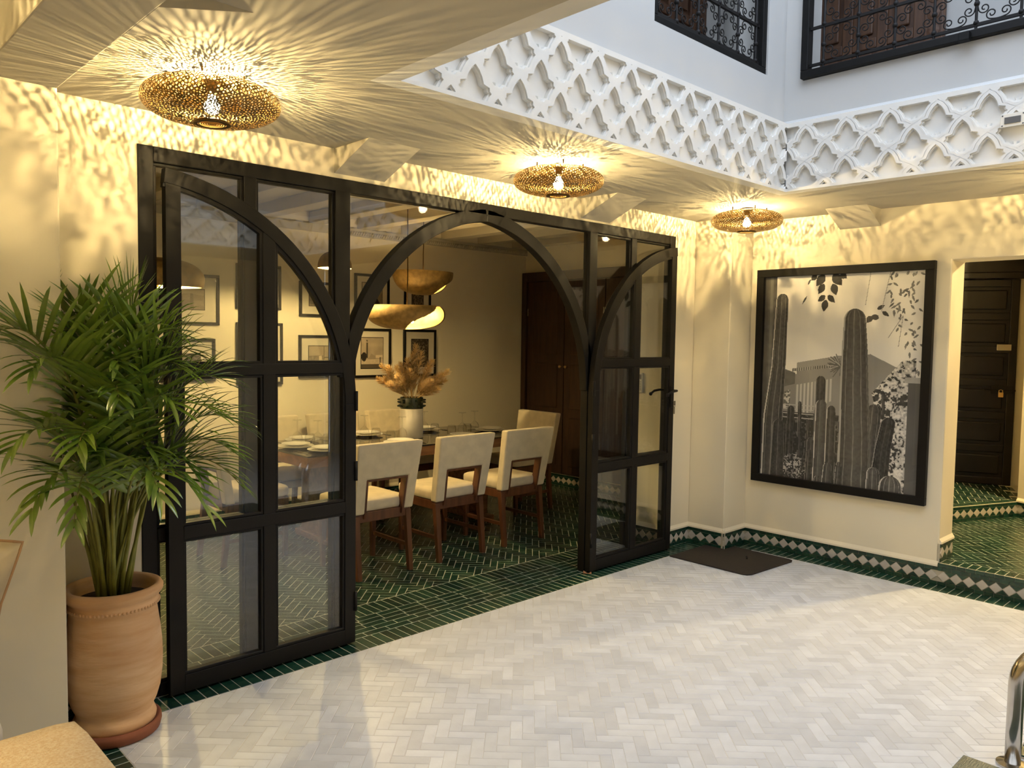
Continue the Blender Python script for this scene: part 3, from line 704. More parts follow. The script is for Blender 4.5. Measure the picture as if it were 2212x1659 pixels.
for sg, yy in ((-1,-.066),(1,-.012)):
    m = MB(); m.box(.885,.925,min(yy,yy+sg*.006),max(yy,yy+sg*.006),1.10,1.26); obj('lock_plate', m, BLACKF, rl, bevel=.002)
    m = MB(); m.tube([(.905,yy,1.228),(.905,yy+sg*.045,1.228),(.895,yy+sg*.052,1.228),(.83,yy+sg*.052,1.222),(.79,yy+sg*.050,1.205)], [.008,.008,.009,.009,.008], 10)
    m.lathe([(.0,-.014),(.010,-.010),(.014,0),(.010,.010),(.0,.014)], 10, (.782,yy+sg*.050,1.200)); obj('handle', m, IRON, rl, smooth=True)
m = MB(); m.tube([(.905,-.07,1.135),(.905,-.092,1.135)], .004, 8); m.box(.893,.917,-.094,-.091,1.115,1.150); m.box(.898,.910,-.094,-.090,1.052,1.108); m.lathe([(.006,0),(.011,0),(.011,.003),(.006,.003)], 12, (.905,-.093,1.108), True)
obj('key', m, STEELC, rl)
m = MB(); m.add([(2.862,-.03,.001),(2.885,-.055,.002),(2.878,-.02,.018),(2.85,-.045,.010),(2.90,-.075,.004),(2.912,-.06,.013)], [(0,1,2),(0,2,3),(1,4,5),(0,3,1)])
tag(obj('dry_leaf', m, DRY), 'crumpled brown dry leaf at the foot of the right door post', 'leaf')

# ------------------------------------------------------------------ pierced brass ceiling lamps
def lamp_mesh(R=.243, H=.0735, pitch=.0138):
    """irregular pierced net over a flattened round shade: one jittered ring per hole"""
    rnd = random.Random(3); ex = 2.3
    prof = []
    for i in range(401):
        a = -PI/2+PI*i/400; c, s_ = abs(math.cos(a)), math.sin(a); k = (c**ex+abs(s_)**ex)**(-1/ex); prof.append(Vector((c*k*R, s_*k*H)))
    L = [0]
    for p, q in zip(prof, prof[1:]): L.append(L[-1]+(q-p).length)
    def at(l):
        import bisect
        i = min(max(1, bisect.bisect_left(L, l)), 400); t = (l-L[i-1])/max(1e-9, L[i]-L[i-1]); return prof[i-1].lerp(prof[i], t)
    A = [0]
    for (p, q) in zip(prof, prof[1:]): A.append(A[-1]+PI*(p.x+q.x)*(q-p).length)
    import bisect
    N = int(A[-1]/(pitch*pitch*.88)); m = MB()
    for i in range(N):
        ar = A[-1]*(i+.5)/N; k = min(max(1, bisect.bisect_left(A, ar)), 400); l = L[k-1]+(L[k]-L[k-1])*(ar-A[k-1])/max(1e-12, A[k]-A[k-1]); p = at(l)
        if (p.y < 0 and p.x < .058) or (p.y > 0 and p.x < .045): continue
        a = i*PI*(3-math.sqrt(5))+rnd.uniform(-.16,.16)*pitch/p.x; lc = l+rnd.uniform(-.16,.16)*pitch; q = 7; o0 = len(m.v); a0 = rnd.random()*6; el = rnd.uniform(0,.30); ea = rnd.random()*PI
        fr = (.41 if p.y < H*.55 else .36) if p.y > -H*.25 else .29
        cl = math.sin(a*9.3+3*math.sin(l*55))+math.sin(a*5.1-l*90)+math.sin(a*17+l*140)*.8+rnd.uniform(-1.3,1.3)
        if cl > 1.5: fr *= .45
        for w_ in (.64, fr):
            for g in range(q):
                b_ = a0+2*PI*g/q; rr = pitch*w_*(1 if w_ > .6 else rnd.uniform(.84,1.16)*(1+el*math.cos(2*(b_-ea))))
                c = at(min(max(lc+rr*math.sin(b_), 0), L[-1])); aa = a+rr*math.cos(b_)/max(p.x,.02); m.v.append((c.x*math.cos(aa), c.x*math.sin(aa), c.y+rnd.uniform(-.0004,.0004)))
        for g in range(q): m.f.append((o0+g, o0+(g+1)%q, o0+q+(g+1)%q, o0+q+g))
    return m.mesh('pierced_shade', BRASS)
LM = lamp_mesh()
ico = MB(); ico.lathe([(.0,-.030),(.012,-.027),(.021,-.019),(.025,-.006),(.024,.006),(.017,.020),(.012,.030),(.011,.040)], 12)
BULBM = ico.mesh('bulb', BULB, True)
fl = MB(); fl.lathe([(.0,-.009),(.0032,-.007),(.0032,.007),(.0,.009)], 4); FILM = fl.mesh('filament', FIL)
def ceiling_lamp(label, loc, zc=ZC, bm_=None):
    t = thing('ceiling_lamp', label, 'lamp', (loc[0], loc[1], loc[2]), group='pierced brass ceiling lamps')
    link('pierced_shade', LM, t)
    m = MB(); m.lathe([(.060,.0),(.066,-.004),(.066,-.010),(.050,-.012),(.048,-.006),(.052,.0)], 28, (0,0,-.070), True); r_ = obj('bottom_ring', m, DBRASS, t, smooth=True)
    for q_, rr in ((18,.045),(16,.037),(12,.029),(10,.021),(7,.013),(4,.006)):
        m = MB(); m.lathe([(rr-.0028,0),(rr+.0028,0),(rr+.0024,-.002),(rr-.0024,-.002)], 24, (0,0,-.078), True); obj('ring_wire', m, BRASS, r_)
    m = MB(); m.lathe([(.0,zc-loc[2]-.001),(.045,zc-loc[2]-.001),(.045,zc-loc[2]-.012),(.018,zc-loc[2]-.016),(.018,.035),(.0,.035)], 16); obj('mount', m, DBRASS, t, smooth=False)
    for k in range(5):
        a = k*2*PI/5+.3; m = MB(); m.tube([(.13*math.cos(a),.13*math.sin(a),.066),(.13*math.cos(a),.13*math.sin(a),zc-loc[2])], .004, 6); obj('clip', m, DBRASS, t)
    bb_ = link('bulb', bm_ or BULBM, t, (0,0,-.014)); bb_.scale = (1.15,1.15,1.0); link('filament', FILM, bb_, (0,0,-.004))
    return t
ZL = 2.447
ceiling_lamp('pierced brass ceiling lamp nearest the palm, largest in view', (.060,-.615,ZL))
ceiling_lamp('pierced brass ceiling lamp above the arched screen', (1.965,-.575,ZL))
ceiling_lamp('pierced brass ceiling lamp above the corner pillar', (3.86,-.612,ZL))
ceiling_lamp('pierced brass ceiling lamp of the right gallery, just outside the view', (3.95,-2.75,ZL))
ceiling_lamp('pierced brass ceiling lamp behind the viewer by the pool', (1.98,-5.4,ZL))
ceiling_lamp('pierced brass ceiling lamp of the sitting nook', (-1.05,-1.35,2.80), zc=2.90)
ceiling_lamp('added pierced brass ceiling lamp deep in the sitting nook, unseen extra light', (-2.1,-2.9,2.80), zc=2.90)  # unseen second lamp, added to boost the light on the pier
t = thing('added_floor_lamp', 'added standing lamp with cloth shade, unseen, brightening the pier from the nook', 'lamp', (-1.95,-1.05,0))  # invented light source out of view, added to brighten pier and bench
m = MB(); m.lathe([(.0,.0),(.15,.0),(.15,.015),(.03,.03),(.0,.03)], 24); obj('base', m, DBRASS, t)
m = MB(); m.tube([(0,0,.03),(0,0,1.42)], .012, 10); obj('pole', m, DBRASS, t)
m = MB(); m.lathe([(.20,1.32),(.13,1.62),(.128,1.62),(.198,1.32)], 28, closed=True); obj('shade', m, WCLOTH, t, smooth=True)
m = MB(); m.lathe([(.0,-.03),(.02,-.022),(.03,0),(.02,.022),(.0,.03)], 10, (0,0,1.46)); obj('bulb', m, BULBN, t, smooth=True)
# plain dome light of the hall
t = thing('hall_lamp', 'round white ceiling lamp of the hall', 'lamp', (6.0,-2.3,2.7))
m = MB(); m.lathe([(.0,.0),(.14,.0),(.14,-.03),(.12,-.03),(.12,-.012),(.0,-.012)], 24); obj('rim', m, PLASTIC, t)
m = MB(); m.lathe([(.0,-.055),(.03,-.05),(.04,-.035),(.03,-.02),(.0,-.014)], 16); obj('bulb', m, BULBH, t, smooth=True)

# ------------------------------------------------------------------ framed cactus photograph
def grid_print(name, wdt, hgt, nx, ny, img, parent, y=-.012):
    """img[ny,nx,3] linear, row 0 at the bottom; plane in local xz facing -y"""
    xs = np.linspace(-wdt/2, wdt/2, nx+1); zs = np.linspace(-hgt/2, hgt/2, ny+1)
    X, Z = np.meshgrid(xs, zs); V = np.stack([X.ravel(), np.full(X.size, y), Z.ravel()], 1)
    i = np.arange(nx*ny); r = i//nx; c = i % nx; a = r*(nx+1)+c
    F = np.stack([a, a+1, a+nx+2, a+nx+1], 1)
    me = bpy.data.meshes.new(name); me.vertices.add(len(V)); me.vertices.foreach_set('co', V.ravel()); me.loops.add(F.size); me.loops.foreach_set('vertex_index', F.ravel().astype(np.int32))
    me.polygons.add(len(F)); me.polygons.foreach_set('loop_start', (np.arange(len(F))*4).astype(np.int32)); me.update(calc_edges=True)
    at = me.attributes.new('ink', 'FLOAT_COLOR', 'FACE'); col = np.concatenate([img.reshape(-1,3), np.ones((nx*ny,1))], 1); at.data.foreach_set('color', col.ravel().astype(np.float32))
    me.materials.append(PRINT); return link(name, me, parent)
def lerp(a, b_, t): return a+(b_-a)*t
def vnoise(U, V, s, seed):
    rs = np.random.RandomState(seed); n = int(s)+3; g = rs.rand(n*2, n*2); x = U*s; y = V*s*1.3; xi = x.astype(int) % n; yi = y.astype(int) % n; fx = x-np.floor(x); fy = y-np.floor(y)
    fx = fx*fx*(3-2*fx); fy = fy*fy*(3-2*fy)
    return lerp(lerp(g[yi,xi], g[yi,xi+1], fx), lerp(g[yi+1,xi], g[yi+1,xi+1], fx), fy)
def inpoly(U, V, poly):
    r = np.zeros(U.shape, bool); n = len(poly)
    for i in range(n):
        (x0,y0),(x1,y1) = poly[i], poly[(i+1)%n]
        if y0 == y1: continue
        c = ((y0 > V) != (y1 > V)) & (U < (x1-x0)*(V-y0)/(y1-y0)+x0); r ^= c
    return r
def cactus_photo(nx, ny):
    u = (np.arange(nx)+.5)/nx; v = (np.arange(ny)+.5)/ny; U, V = np.meshgrid(u, v)
    n1 = vnoise(U,V,9,1); n2 = vnoise(U,V,40,2); n3 = vnoise(U,V,90,3)
    G = .74-.10*(1-V)+.05*(n1-.5)-.05*(U-.3)                         # sky
    def put(mask, val): G[mask] = (val[mask] if isinstance(val, np.ndarray) else val)
    # building
    put(inpoly(U,V,[(.14,.50),(.24,.52),(.24,.575),(.52,.615),(.55,.605),(.55,.10),(.14,.10)]), .23+.05*(n1-.5))
    put(inpoly(U,V,[(.24,.575),(.52,.612),(.52,.58),(.24,.545)]), .27+0*U)
    put(inpoly(U,V,[(.21,.545),(.50,.575),(.50,.560),(.21,.530)]), .34-.24*(np.sin(U*420) > 0))
    put(inpoly(U,V,[(.14,.545),(.23,.525),(.23,.47),(.14,.45)]), .10+.03*n2)
    put(inpoly(U,V,[(.64,.615),(.70,.625),(.89,.555),(.89,.05),(.64,.05)]), .22+.04*(n1-.5))
    put(inpoly(U,V,[(.235,.465),(.48,.505),(.48,.40),(.235,.29)]), .34+.13*np.sin(U*260))
    put(inpoly(U,V,[(.385,.475),(.41,.48),(.41,.30),(.385,.30)]), .10+0*U)
    put(inpoly(U,V,[(.13,.42),(.20,.44),(.20,.36),(.13,.33)]), .12+.35*(n3 > .6))
    put((V < .33) & (U > .12) & (U < .56), .035+.11*(n3 > .62)*n2)
    for k in range(4): put((np.abs(V-(.365-.021*k)) < .003) & (U > .12) & (U < .36), .38+0*U)
    # agave top right of the house, bougainvillea, right wall
    rq = random.Random(8)
    for k in range(30):
        a = rq.uniform(1.7,5.2); rl_ = rq.uniform(.4,1.0); x1 = .525+.095*rl_*math.cos(a); y1 = .565+.065*rl_*math.sin(a); d = np.abs((U-.525)*(y1-.565)-(V-.565)*(x1-.525))/math.hypot(x1-.525, y1-.565)
        tt_ = ((U-.525)*(x1-.525)+(V-.565)*(y1-.565))/((x1-.525)**2+(y1-.565)**2); put((d < .0025) & (tt_ > 0) & (tt_ < 1), .10+.25*(k % 3 == 0)+0*U)
    edge = .74+.10*np.sin(V*9)*.4+.05*(n1-.5); top = .43+.9*(U-.70)
    bou = (U > edge) & (V < np.minimum(top, .60)) & (U < .965)
    n4 = vnoise(U,V,150,7); blob = (n2*.35+n3*.4+n4*.25+.25*(n1-.5)); lit = np.clip((U-.76)*2.6+.30*(V-.2), 0, .55)
    put(bou, np.where(blob > .60-lit*.42, .30+.42*np.clip((blob-.42)*2.4, 0, 1), .03+.05*n3))
    put((U > .925) & (V < .50) , .085+.03*n1); put((U > .905) & (V > .50) & (V < .525), .30+.1*n2)
    def cac(pts, ribs, tone=.06, edgeL=.42, hl=.16, cap=True):
        # pts: list of (v, centre u, half width) from bottom to top
        vv = np.array([p[0] for p in pts]); cu = np.interp(V, vv, [p[1] for p in pts]); hw_ = np.interp(V, vv, [p[2] for p in pts])
        vt = vv[-1]; asp = .78
        rad = pts[-1][2]; dome = np.sqrt(np.clip(1-((V-(vt-rad*asp))/(rad*asp)).clip(0,1)**2, 0, 1))
        hw2 = hw_*dome+1e-6; mk = (np.abs(U-cu) < hw2) & (V < vt) & (V > vv[0]); s = (U-cu)/hw2
        rib = np.abs(np.sin(np.arcsin(np.clip(s,-1,1))*ribs*.5+.4+.07*np.sin(V*45+cu*40)))
        val = tone*(.55+.9*(1-np.abs(s))*.6)+hl*np.exp(-(rib/.16)**2)*(.35+.65*(n2))+ .03*(n3-.5)
        val = np.where(s < -.86, edgeL, val); val = np.where(s > .93, edgeL*.35, val)
        put(mk, np.clip(val, .01, .9))
    put((U < .085) & (V > .0), .085+.05*(n2-.5)+.05*(np.abs(U-.05) < .012)); put((U < .028), .05+.02*n2)
    cac([(0,.085,.075),(.3,.085,.068),(.55,.112,.05),(.75,.12,.045),(.915,.125,.041)], 9, .075, .50, .22)
    cac([(0,.13,.06),(.29,.13,.045)], 7, .06, .2, .12)
    cac([(.05,.205,.03),(.36,.21,.024)], 6, .05, .12, .10); cac([(.1,.275,.014),(.385,.268,.012)], 4, .06, .25); cac([(.12,.325,.02),(.30,.33,.011)], 4, .05, .2)
    cac([(.05,.355,.035),(.215,.355,.03)], 6, .06, .2); cac([(.2,.40,.035),(.515,.40,.032)], 8, .05, .25, .12)
    cac([(0,.405,.038),(.4,.41,.036)], 5, .09, .55, .10); cac([(.02,.475,.034),(.375,.475,.028)], 5, .06, .5, .10)
    cac([(.05,.56,.03),(.3,.53,.012)], 4, .05, .2); cac([(.35,.79,.010),(.445,.785,.010)], 3, .06, .15)
    cac([(.05,.70,.06),(.395,.735,.046)], 8, .07, .25, .16)
    cac([(0,.625,.105),(.2,.625,.098),(.45,.612,.088),(.65,.605,.078),(.835,.598,.062)], 11, .085, .34, .20)
    cac([(.02,.775,.055),(.2,.795,.047),(.34,.825,.042)], 10, .04, .22, .07)
    cac([(0,.46,.032),(.10,.465,.026)], 5, .08, .5); cac([(0,.335,.02),(.155,.34,.016)], 4, .06, .3); cac([(0,.53,.022),(.11,.535,.016)], 4, .07, .4)
    cac([(-.02,.745,.045),(.105,.745,.036)], 9, .09, .5, .30); cac([(-.05,.845,.075),(.075,.845,.058)], 13, .10, .5, .34)
    gr = (np.hypot((U-.235)*1.0, (V-.055)*1.25) < .085); put(gr & (U > .17), .04+.45*((n4 > .62) | (n3 > .74))*n2)
    cac([(0,.40,.02),(.03,.40,.02)], 4, .08, .5)
    # hanging leaves
    def leaf_(x, y, L, W, a, val=.035):
        dx, dy = U-x, (V-y)*1.28; c, s = math.cos(a), math.sin(a); p = dx*c+dy*s; q_ = -dx*s+dy*c
        t_ = p/L; put((t_ > 0) & (t_ < 1) & (np.abs(q_) < W*np.sin(np.clip(t_,0,1)**.8*PI)), val+0*U)
    for x,y,L,W,a in ((.40,1.0,.085,.028,-2.2),(.455,1.0,.09,.03,-.9),(.40,.955,.07,.022,-2.1),(.455,.955,.075,.024,-1.25),(.41,.90,.06,.018,-2.5),(.425,.90,.065,.018,-.75),(.415,.88,.075,.022,-1.75),(.50,1.0,.05,.02,-.6),(.35,1.0,.05,.018,-2.4)): leaf_(x,y,L,W,a)
    for x,y,L,W,a in ((.31,.98,.04,.006,-2.0),(.29,.90,.06,.006,-2.1),(.70,.80,.05,.018,-2.2),(.70,.80,.045,.016,-.3),(.73,.83,.05,.012,.5),(.76,.82,.05,.012,-.6),(.74,.80,.04,.015,-2.6)): leaf_(x,y,L,W,a,.06)
    rs = random.Random(5)
    for k in range(70):
        x = .80+.18*rs.random(); y = 1-.50*rs.random()*(.25+(x-.78)*3.4); leaf_(x, y, .022+.02*rs.random(), .006, rs.uniform(-2.8,-.3), .10+.1*rs.random())
    for (x0,y0,x1,y1) in ((.685,1.0,.66,.85),(.80,1.0,.755,.82),(.88,.80,.86,.66),(.80,.70,.88,.80)):
        d = np.abs((U-x0)*(y1-y0)-(V-y0)*(x1-x0))/math.hypot(x1-x0,y1-y0); t_ = ((U-x0)*(x1-x0)+(V-y0)*(y1-y0))/((x1-x0)**2+(y1-y0)**2); put((d < .0018) & (t_ > 0) & (t_ < 1), .28+0*U)
    G = np.clip(G*1.28+.012, .008, .88); return np.stack([G, G*.96, G*.88], 2)
def frame_obj(t, wdt, hgt, fw, dep, glass=True):
    for nm, a in (('frame_rail',(-wdt/2,wdt/2,hgt/2-fw,hgt/2)),('frame_rail',(-wdt/2,wdt/2,-hgt/2,-hgt/2+fw)),('frame_stile',(-wdt/2,-wdt/2+fw,-hgt/2+fw,hgt/2-fw)),('frame_stile',(wdt/2-fw,wdt/2,-hgt/2+fw,hgt/2-fw))):
        m = MB(); m.box(a[0],a[1],-dep,0,a[2],a[3]); obj(nm, m, FRAMEM, t, bevel=.002, seg=1)
    if glass: m = MB(); m.box(-wdt/2+fw-.001,wdt/2-fw+.001,-.020,-.017,-hgt/2+fw-.001,hgt/2-fw+.001); obj('glass_pane', m, PGLASS, t)
t = thing('framed_photograph', 'large framed black and white photograph of tall cacti on the wall', 'picture', (XR-.004,-1.0225,1.338), -PI/2)
frame_obj(t, 1.276, 1.636, .058, .042)
grid_print('photo_print', 1.276-.112, 1.636-.112, 330, 430, cactus_photo(330, 430), t)
m = MB(); m.box(-.62,.62,-.010,-.001,-.80,.80); obj('backing_board', m, FRAMEM, t)

# ------------------------------------------------------------------ small pictures in the dining room
def small_img(kind, seed):
    nx, ny = 44, 44; u = (np.arange(nx)+.5)/nx; v = (np.arange(ny)+.5)/ny; U, V = np.meshgrid(u, v); n1 = vnoise(U,V,6,seed); n2 = vnoise(U,V,18,seed+9); rs = random.Random(seed)
    if kind == 'room':
        G = .42+.12*(n1-.5)+0*U; G[V < .30] = (.50+.1*n2)[V < .30]; k = (V < .14); G[k] = .10
        G[(np.abs(U-.26) < .03) & (V > .35) & (V < .85)] = .05; G[np.hypot(U-.26,V-.9) < .03] = .08
        G[(np.hypot((U-.12),(V-.38)*.8) < .12)] = .025; G[inpoly(U,V,[(.66,.42),(.98,.44),(.98,.36),(.66,.34)])] = .62; G[(np.abs(U-.86) < .02) & (V < .36) & (V > .12)] = .05
        G[inpoly(U,V,[(.3,.30),(.45,.48),(.62,.42),(.66,.30)])] = .33
    elif kind == 'pair':
        G = .12+.14*(n2-.5)+.10*(V > .75); 
        for x, w_ in ((.38,.15),(.64,.17)):
            G[(np.abs(U-x) < w_*(1-.35*V)) & (V < .72)] = .045; G[np.hypot(U-x,V-.78) < .065] = .38
        G[V < .12] = .2
    elif kind == 'court':
        G = .40+.10*(n1-.5)+0*U; G[V < .22] = .48; G[(V < .55) & (V > .22) & (U < .62)] = (.10+.22*n2)[(V < .55) & (V > .22) & (U < .62)]
        G[np.abs(U-.64) < .012] = .06; G[inpoly(U,V,[(.40,.05),(.44,.52),(.55,.55),(.62,.05)])] = .66; G[(np.abs(V-.46) < .02) & (U > .64)] = .10
    elif kind == 'person':
        G = .34+.2*(n1-.5)-.15*(U-.5); G[inpoly(U,V,[(.05,0),(.2,.38),(.45,.52),(.72,.40),(.98,0)])] = .02; G[np.hypot(U-.44,(V-.66)*.8) < .14] = .15; G[np.hypot(U-.44,V-.80) < .10] = .03
    elif kind == 'dark':
        G = .035+.09*(n2 > .62)+.05*n1; G[(np.abs(U-.5) < .3) & (V > .45) & (V < .75) & (n2 > .5)] = .24
    else:
        G = .26+.10*(n1-.5)+0*U; G[(U < .24) | ((U > .5) & (U < .62))] = .16; G[inpoly(U,V,[(0,.72),(.5,.80),(1,.70),(1,1),(0,1)])] = .36
    G = np.clip(G, .01, .8); return np.stack([G*1.05, G*.86, G*.62], 2)
PIC = [ # x0,x1,z0,z1, image kind, mount, label
 (1.10,1.577,1.672,2.080,'wall',.10,'landscape framed print upper left, nearest the palm'),
 (1.10,1.540,1.212,1.560,'dark',.10,'framed print lower left, partly behind the palm leaves'),
 (1.722,2.125,1.815,2.195,'pair',.09,'framed print in the upper row behind the left leaf mullion'),
 (1.722,2.140,1.170,1.703,'wall',.09,'tall framed print in the lower row behind the left leaf mullion'),
 (2.301,2.725,1.769,2.083,'pair',.075,'framed photo of two dark figures in the upper row'),
 (2.296,2.730,1.219,1.604,'court',.075,'framed photo of a bending figure in white robes'),
 (2.870,3.260,1.798,2.190,'person',.06,'framed portrait half hidden by the upper pendant'),
 (2.856,3.280,1.207,1.676,'room',.065,'framed photo of a bare room with figure by column'),
 (3.440,3.765,1.800,2.220,'dark',.07,'dark framed photo behind the upper pendant bowl'),
 (3.434,3.837,1.207,1.676,'dark',.075,'dark framed photo behind the dried pampas plumes')]
for i,(x0,x1,z0,z1,kd,mt,lab) in enumerate(PIC):
    t = thing('framed_print', lab, 'picture', ((x0+x1)/2, YDB-.002, (z0+z1)/2), 0, 'framed prints on the dining room wall')
    wd, hg_ = x1-x0, z1-z0; frame_obj(t, wd, hg_, .024, .022)
    m = MB(); m.box(-wd/2+.02,wd/2-.02,-.010,-.002,-hg_/2+.02,hg_/2-.02); obj('mount', m, MOUNT, t)
    m = MB(); a, c = wd/2-.024-mt, hg_/2-.024-mt; m.box(-a-.006,a+.006,-.011,-.010,-c-.006,c+.006); obj('inner_line', m, FRAMEM, t)
    grid_print('print', 2*a, 2*c, 44, 44, small_img(kd, i*3+2), t, -.0125)

# ------------------------------------------------------------------ cupboard
t = thing('wall_cupboard', 'tall dark wooden cupboard built into the dining room wall', 'cupboard', (XDR-.001, 1.66, .135), -PI/2)
m = MB(); m.box(-1.20,1.19,-.02,0,0,2.20); obj('body', m, CUPW, t)
for a, c in ((-1.20,-1.13),(1.12,1.19)): m = MB(); m.box(a,c,-.07,-.02,0,2.20); obj('jamb', m, CUPW, t, bevel=.006)
m = MB(); m.box(-1.13,1.12,-.07,-.02,2.10,2.20); obj('head', m, CUPW, t, bevel=.006)
for k in range(4):
    x0 = -1.125+k*.562; d = MB(); d.box(x0+.003,x0+.555,-.045,-.02,.01,2.095); dd = obj('door', d, CUPW, t, bevel=.004)
    for z0, z1 in ((.10,.62),(.72,1.20),(1.30,1.98)):
        m = MB(); m.box(x0+.09,x0+.47,-.054,-.045,z0,z1); obj('panel', m, CUPW, dd, bevel=.012)
    kx = x0+.52 if k % 2 == 0 else x0+.04
    m = MB(); m.lathe([(.0,.0),(.008,.0),(.008,.012),(.016,.018),(.016,.026),(.0,.032)], 14); obj('knob', m, BRASSK, dd, (kx,-.045,1.17), (PI/2,0,0), smooth=True)
    m = MB(); m.tube([(x0+(.01 if k%2==0 else .548),-.05,1.72),(x0+(.01 if k%2==0 else .548),-.05,1.80)], .006, 8); obj('hinge', m, STEELC, dd)

# ------------------------------------------------------------------ dining chairs
def make_chair(label):
    t = thing('dining_chair', label, 'chair', group='cream dining chairs')
    # faces +y; backrest at -y
    lean = lambda z: -.205-.085*max(0,(z-.42))/.48
    wid = lambda z: .232+.026*max(0,(z-.42))/.48
    def back_pt(x, z, d): return (x*(wid(z)/.232), lean(z)+d, z)
    zs = .665; outer = [(-.232,.432),(-.150,.432),(-.150,zs),(.150,zs),(.150,.432),(.232,.432),(.232,.905),(-.232,.905)]
    # backrest: top pad + two flaps as one upholstered cover
    m = MB()
    m.prism([(-.232,.432),(-.155,.432),(-.155,zs),(.155,zs),(.155,.432),(.232,.432),(.232,.905),(-.232,.905)], lambda x,z: back_pt(x,z,.040), lambda x,z: back_pt(x,z,-.028))
    bk = obj('backrest', m, SUEDE, t, bevel=.012, seg=3)
    m = MB()
    for poly in ([(-.156,zs-.014),(.156,zs-.014),(.156,zs),(-.156,zs)], [(-.157,.40),(-.142,.40),(-.142,zs-.012),(-.157,zs-.012)], [(.142,.40),(.157,.40),(.157,zs-.012),(.142,zs-.012)]):
        m.prism(poly, lambda x,z: back_pt(x,z,-.024), lambda x,z: back_pt(x,z,.036))
    obj('back_lining', m, WOOD, t, bevel=.002)
    m = MB(); m.rbox(-.228,.228,-.20,.245,.430,.522,.035,4); obj('seat', m, SUEDE, t, smooth=True)
    m = MB(); m.box(-.222,.222,-.215,-.180,.375,.440); m.box(-.222,.222,.205,.235,.375,.436); m.box(-.222,-.190,-.18,.205,.375,.436); m.box(.190,.222,-.18,.205,.375,.436); obj('seat_rail', m, WOOD, t, bevel=.003)
    for sx in (-1,1):
        m = MB(); x = sx*.205
        for z0, z1, y0, y1, w0, w1 in ((0,.42,-.245,-.200,.017,.021),):
            m.add([(x-w0,y0-w0,z0),(x+w0,y0-w0,z0),(x+w0,y0+w0,z0),(x-w0,y0+w0,z0),(x-w1,y1-w1,z1),(x+w1,y1-w1,z1),(x+w1,y1+w1,z1),(x-w1,y1+w1,z1)], [(0,3,2,1),(4,5,6,7),(0,1,5,4),(1,2,6,5),(2,3,7,6),(3,0,4,7)])
        obj('leg', m, WOOD, t, bevel=.003)
        m = MB(); y0, y1, w0, w1 = .215, .212, .015, .020
        m.add([(x-w0,y0-w0,0),(x+w0,y0-w0,0),(x+w0,y0+w0,0),(x-w0,y0+w0,0),(x-w1,y1-w1,.42),(x+w1,y1-w1,.42),(x+w1,y1+w1,.42),(x-w1,y1+w1,.42)], [(0,3,2,1),(4,5,6,7),(0,1,5,4),(1,2,6,5),(2,3,7,6),(3,0,4,7)])
        obj('leg', m, WOOD, t, bevel=.003)
        m = MB(); m.box(x-.010,x+.010,-.21,.20,.16,.185); obj('stretcher', m, WOOD, t)
    return t
ch0 = make_chair('cream suede dining chair nearest the open left door leaf')
ch0.location = (1.825, 1.065, 0)
GRP = 'cream dining chairs'
dup(ch0, (2.492,1.065,0), 0, 'middle cream suede dining chair of the near row, back to the viewer', GRP)
dup(ch0, (3.135,1.075,0), 0, 'right cream suede dining chair of the near row, back to the viewer', GRP)
dup(ch0, (1.955,2.46,0), PI, 'far side cream chair seen through the left door glass', GRP)
dup(ch0, (2.565,2.46,0), PI, 'far side cream chair left of the vase', GRP)
dup(ch0, (3.185,2.46,0), PI, 'far side cream chair directly behind the vase', GRP)
dup(ch0, (1.34,1.90,0), -PI/2, 'cream chair at the left head of the table', GRP)
dup(ch0, (3.96,1.76,0), PI/2, 'cream chair at the right head of the table by the cupboard', GRP)

# ------------------------------------------------------------------ table and place settings
TX0, TX1, TY0, TY1, TZ = 1.585, 3.80, 1.425, 2.335, .752
t = thing('dining_table', 'long wooden dining table with dark glass top', 'table', ((TX0+TX1)/2,(TY0+TY1)/2,0))
hx, hy = (TX1-TX0)/2, (TY1-TY0)/2
m = MB(); m.box(-hx,hx,-hy,hy,TZ-.085,TZ-.012); obj('wooden_top', m, TWOOD, t, bevel=.003)
m = MB(); m.box(-hx,hx,-hy,hy,TZ-.011,TZ); obj('glass_top', m, TABLEG, t, bevel=.002)
for sx in (-1,1):
    m = MB(); m.box(sx*.72-.045,sx*.72+.045,-.26,.26,.05,TZ-.085); obj('pedestal', m, TWOOD, t, bevel=.004)
    m = MB(); m.box(sx*.72-.06,sx*.72+.06,-.34,.34,0,.05); obj('foot', m, TWOOD, t, bevel=.006)
m = MB(); m.box(-.675,.675,-.03,.03,.18,.26); obj('stretcher', m, TWOOD, t)
def lathe_mesh(name, prof, mat, n=28): m = MB(); m.lathe(prof, n); return m.mesh(name, mat, True)
PL1 = lathe_mesh('dinner_plate', [(.0,.0),(.075,.0),(.085,.004),(.135,.016),(.137,.019),(.132,.020),(.085,.008),(.0,.006)], PORC, 36)
PL2 = lathe_mesh('side_plate', [(.0,.0),(.06,.0),(.068,.004),(.105,.014),(.107,.017),(.102,.017),(.066,.007),(.0,.006)], PORC, 36)
WG = lathe_mesh('wine_glass', [(.032,.0),(.036,.012),(.041,.035),(.040,.060),(.031,.085),(.012,.102),(.0045,.110),(.004,.150),(.0045,.184),(.012,.190),(.033,.193),(.033,.195),(.011,.194),(.0,.193)], WINEG, 24)
TU = lathe_mesh('tumbler', [(.033,.0),(.037,.020),(.040,.045),(.038,.068),(.032,.083),(.029,.086),(.0,.086),(.0,.080),(.028,.080),(.036,.06),(.037,.04),(.033,.015),(.031,.002)], WINEG, 24)
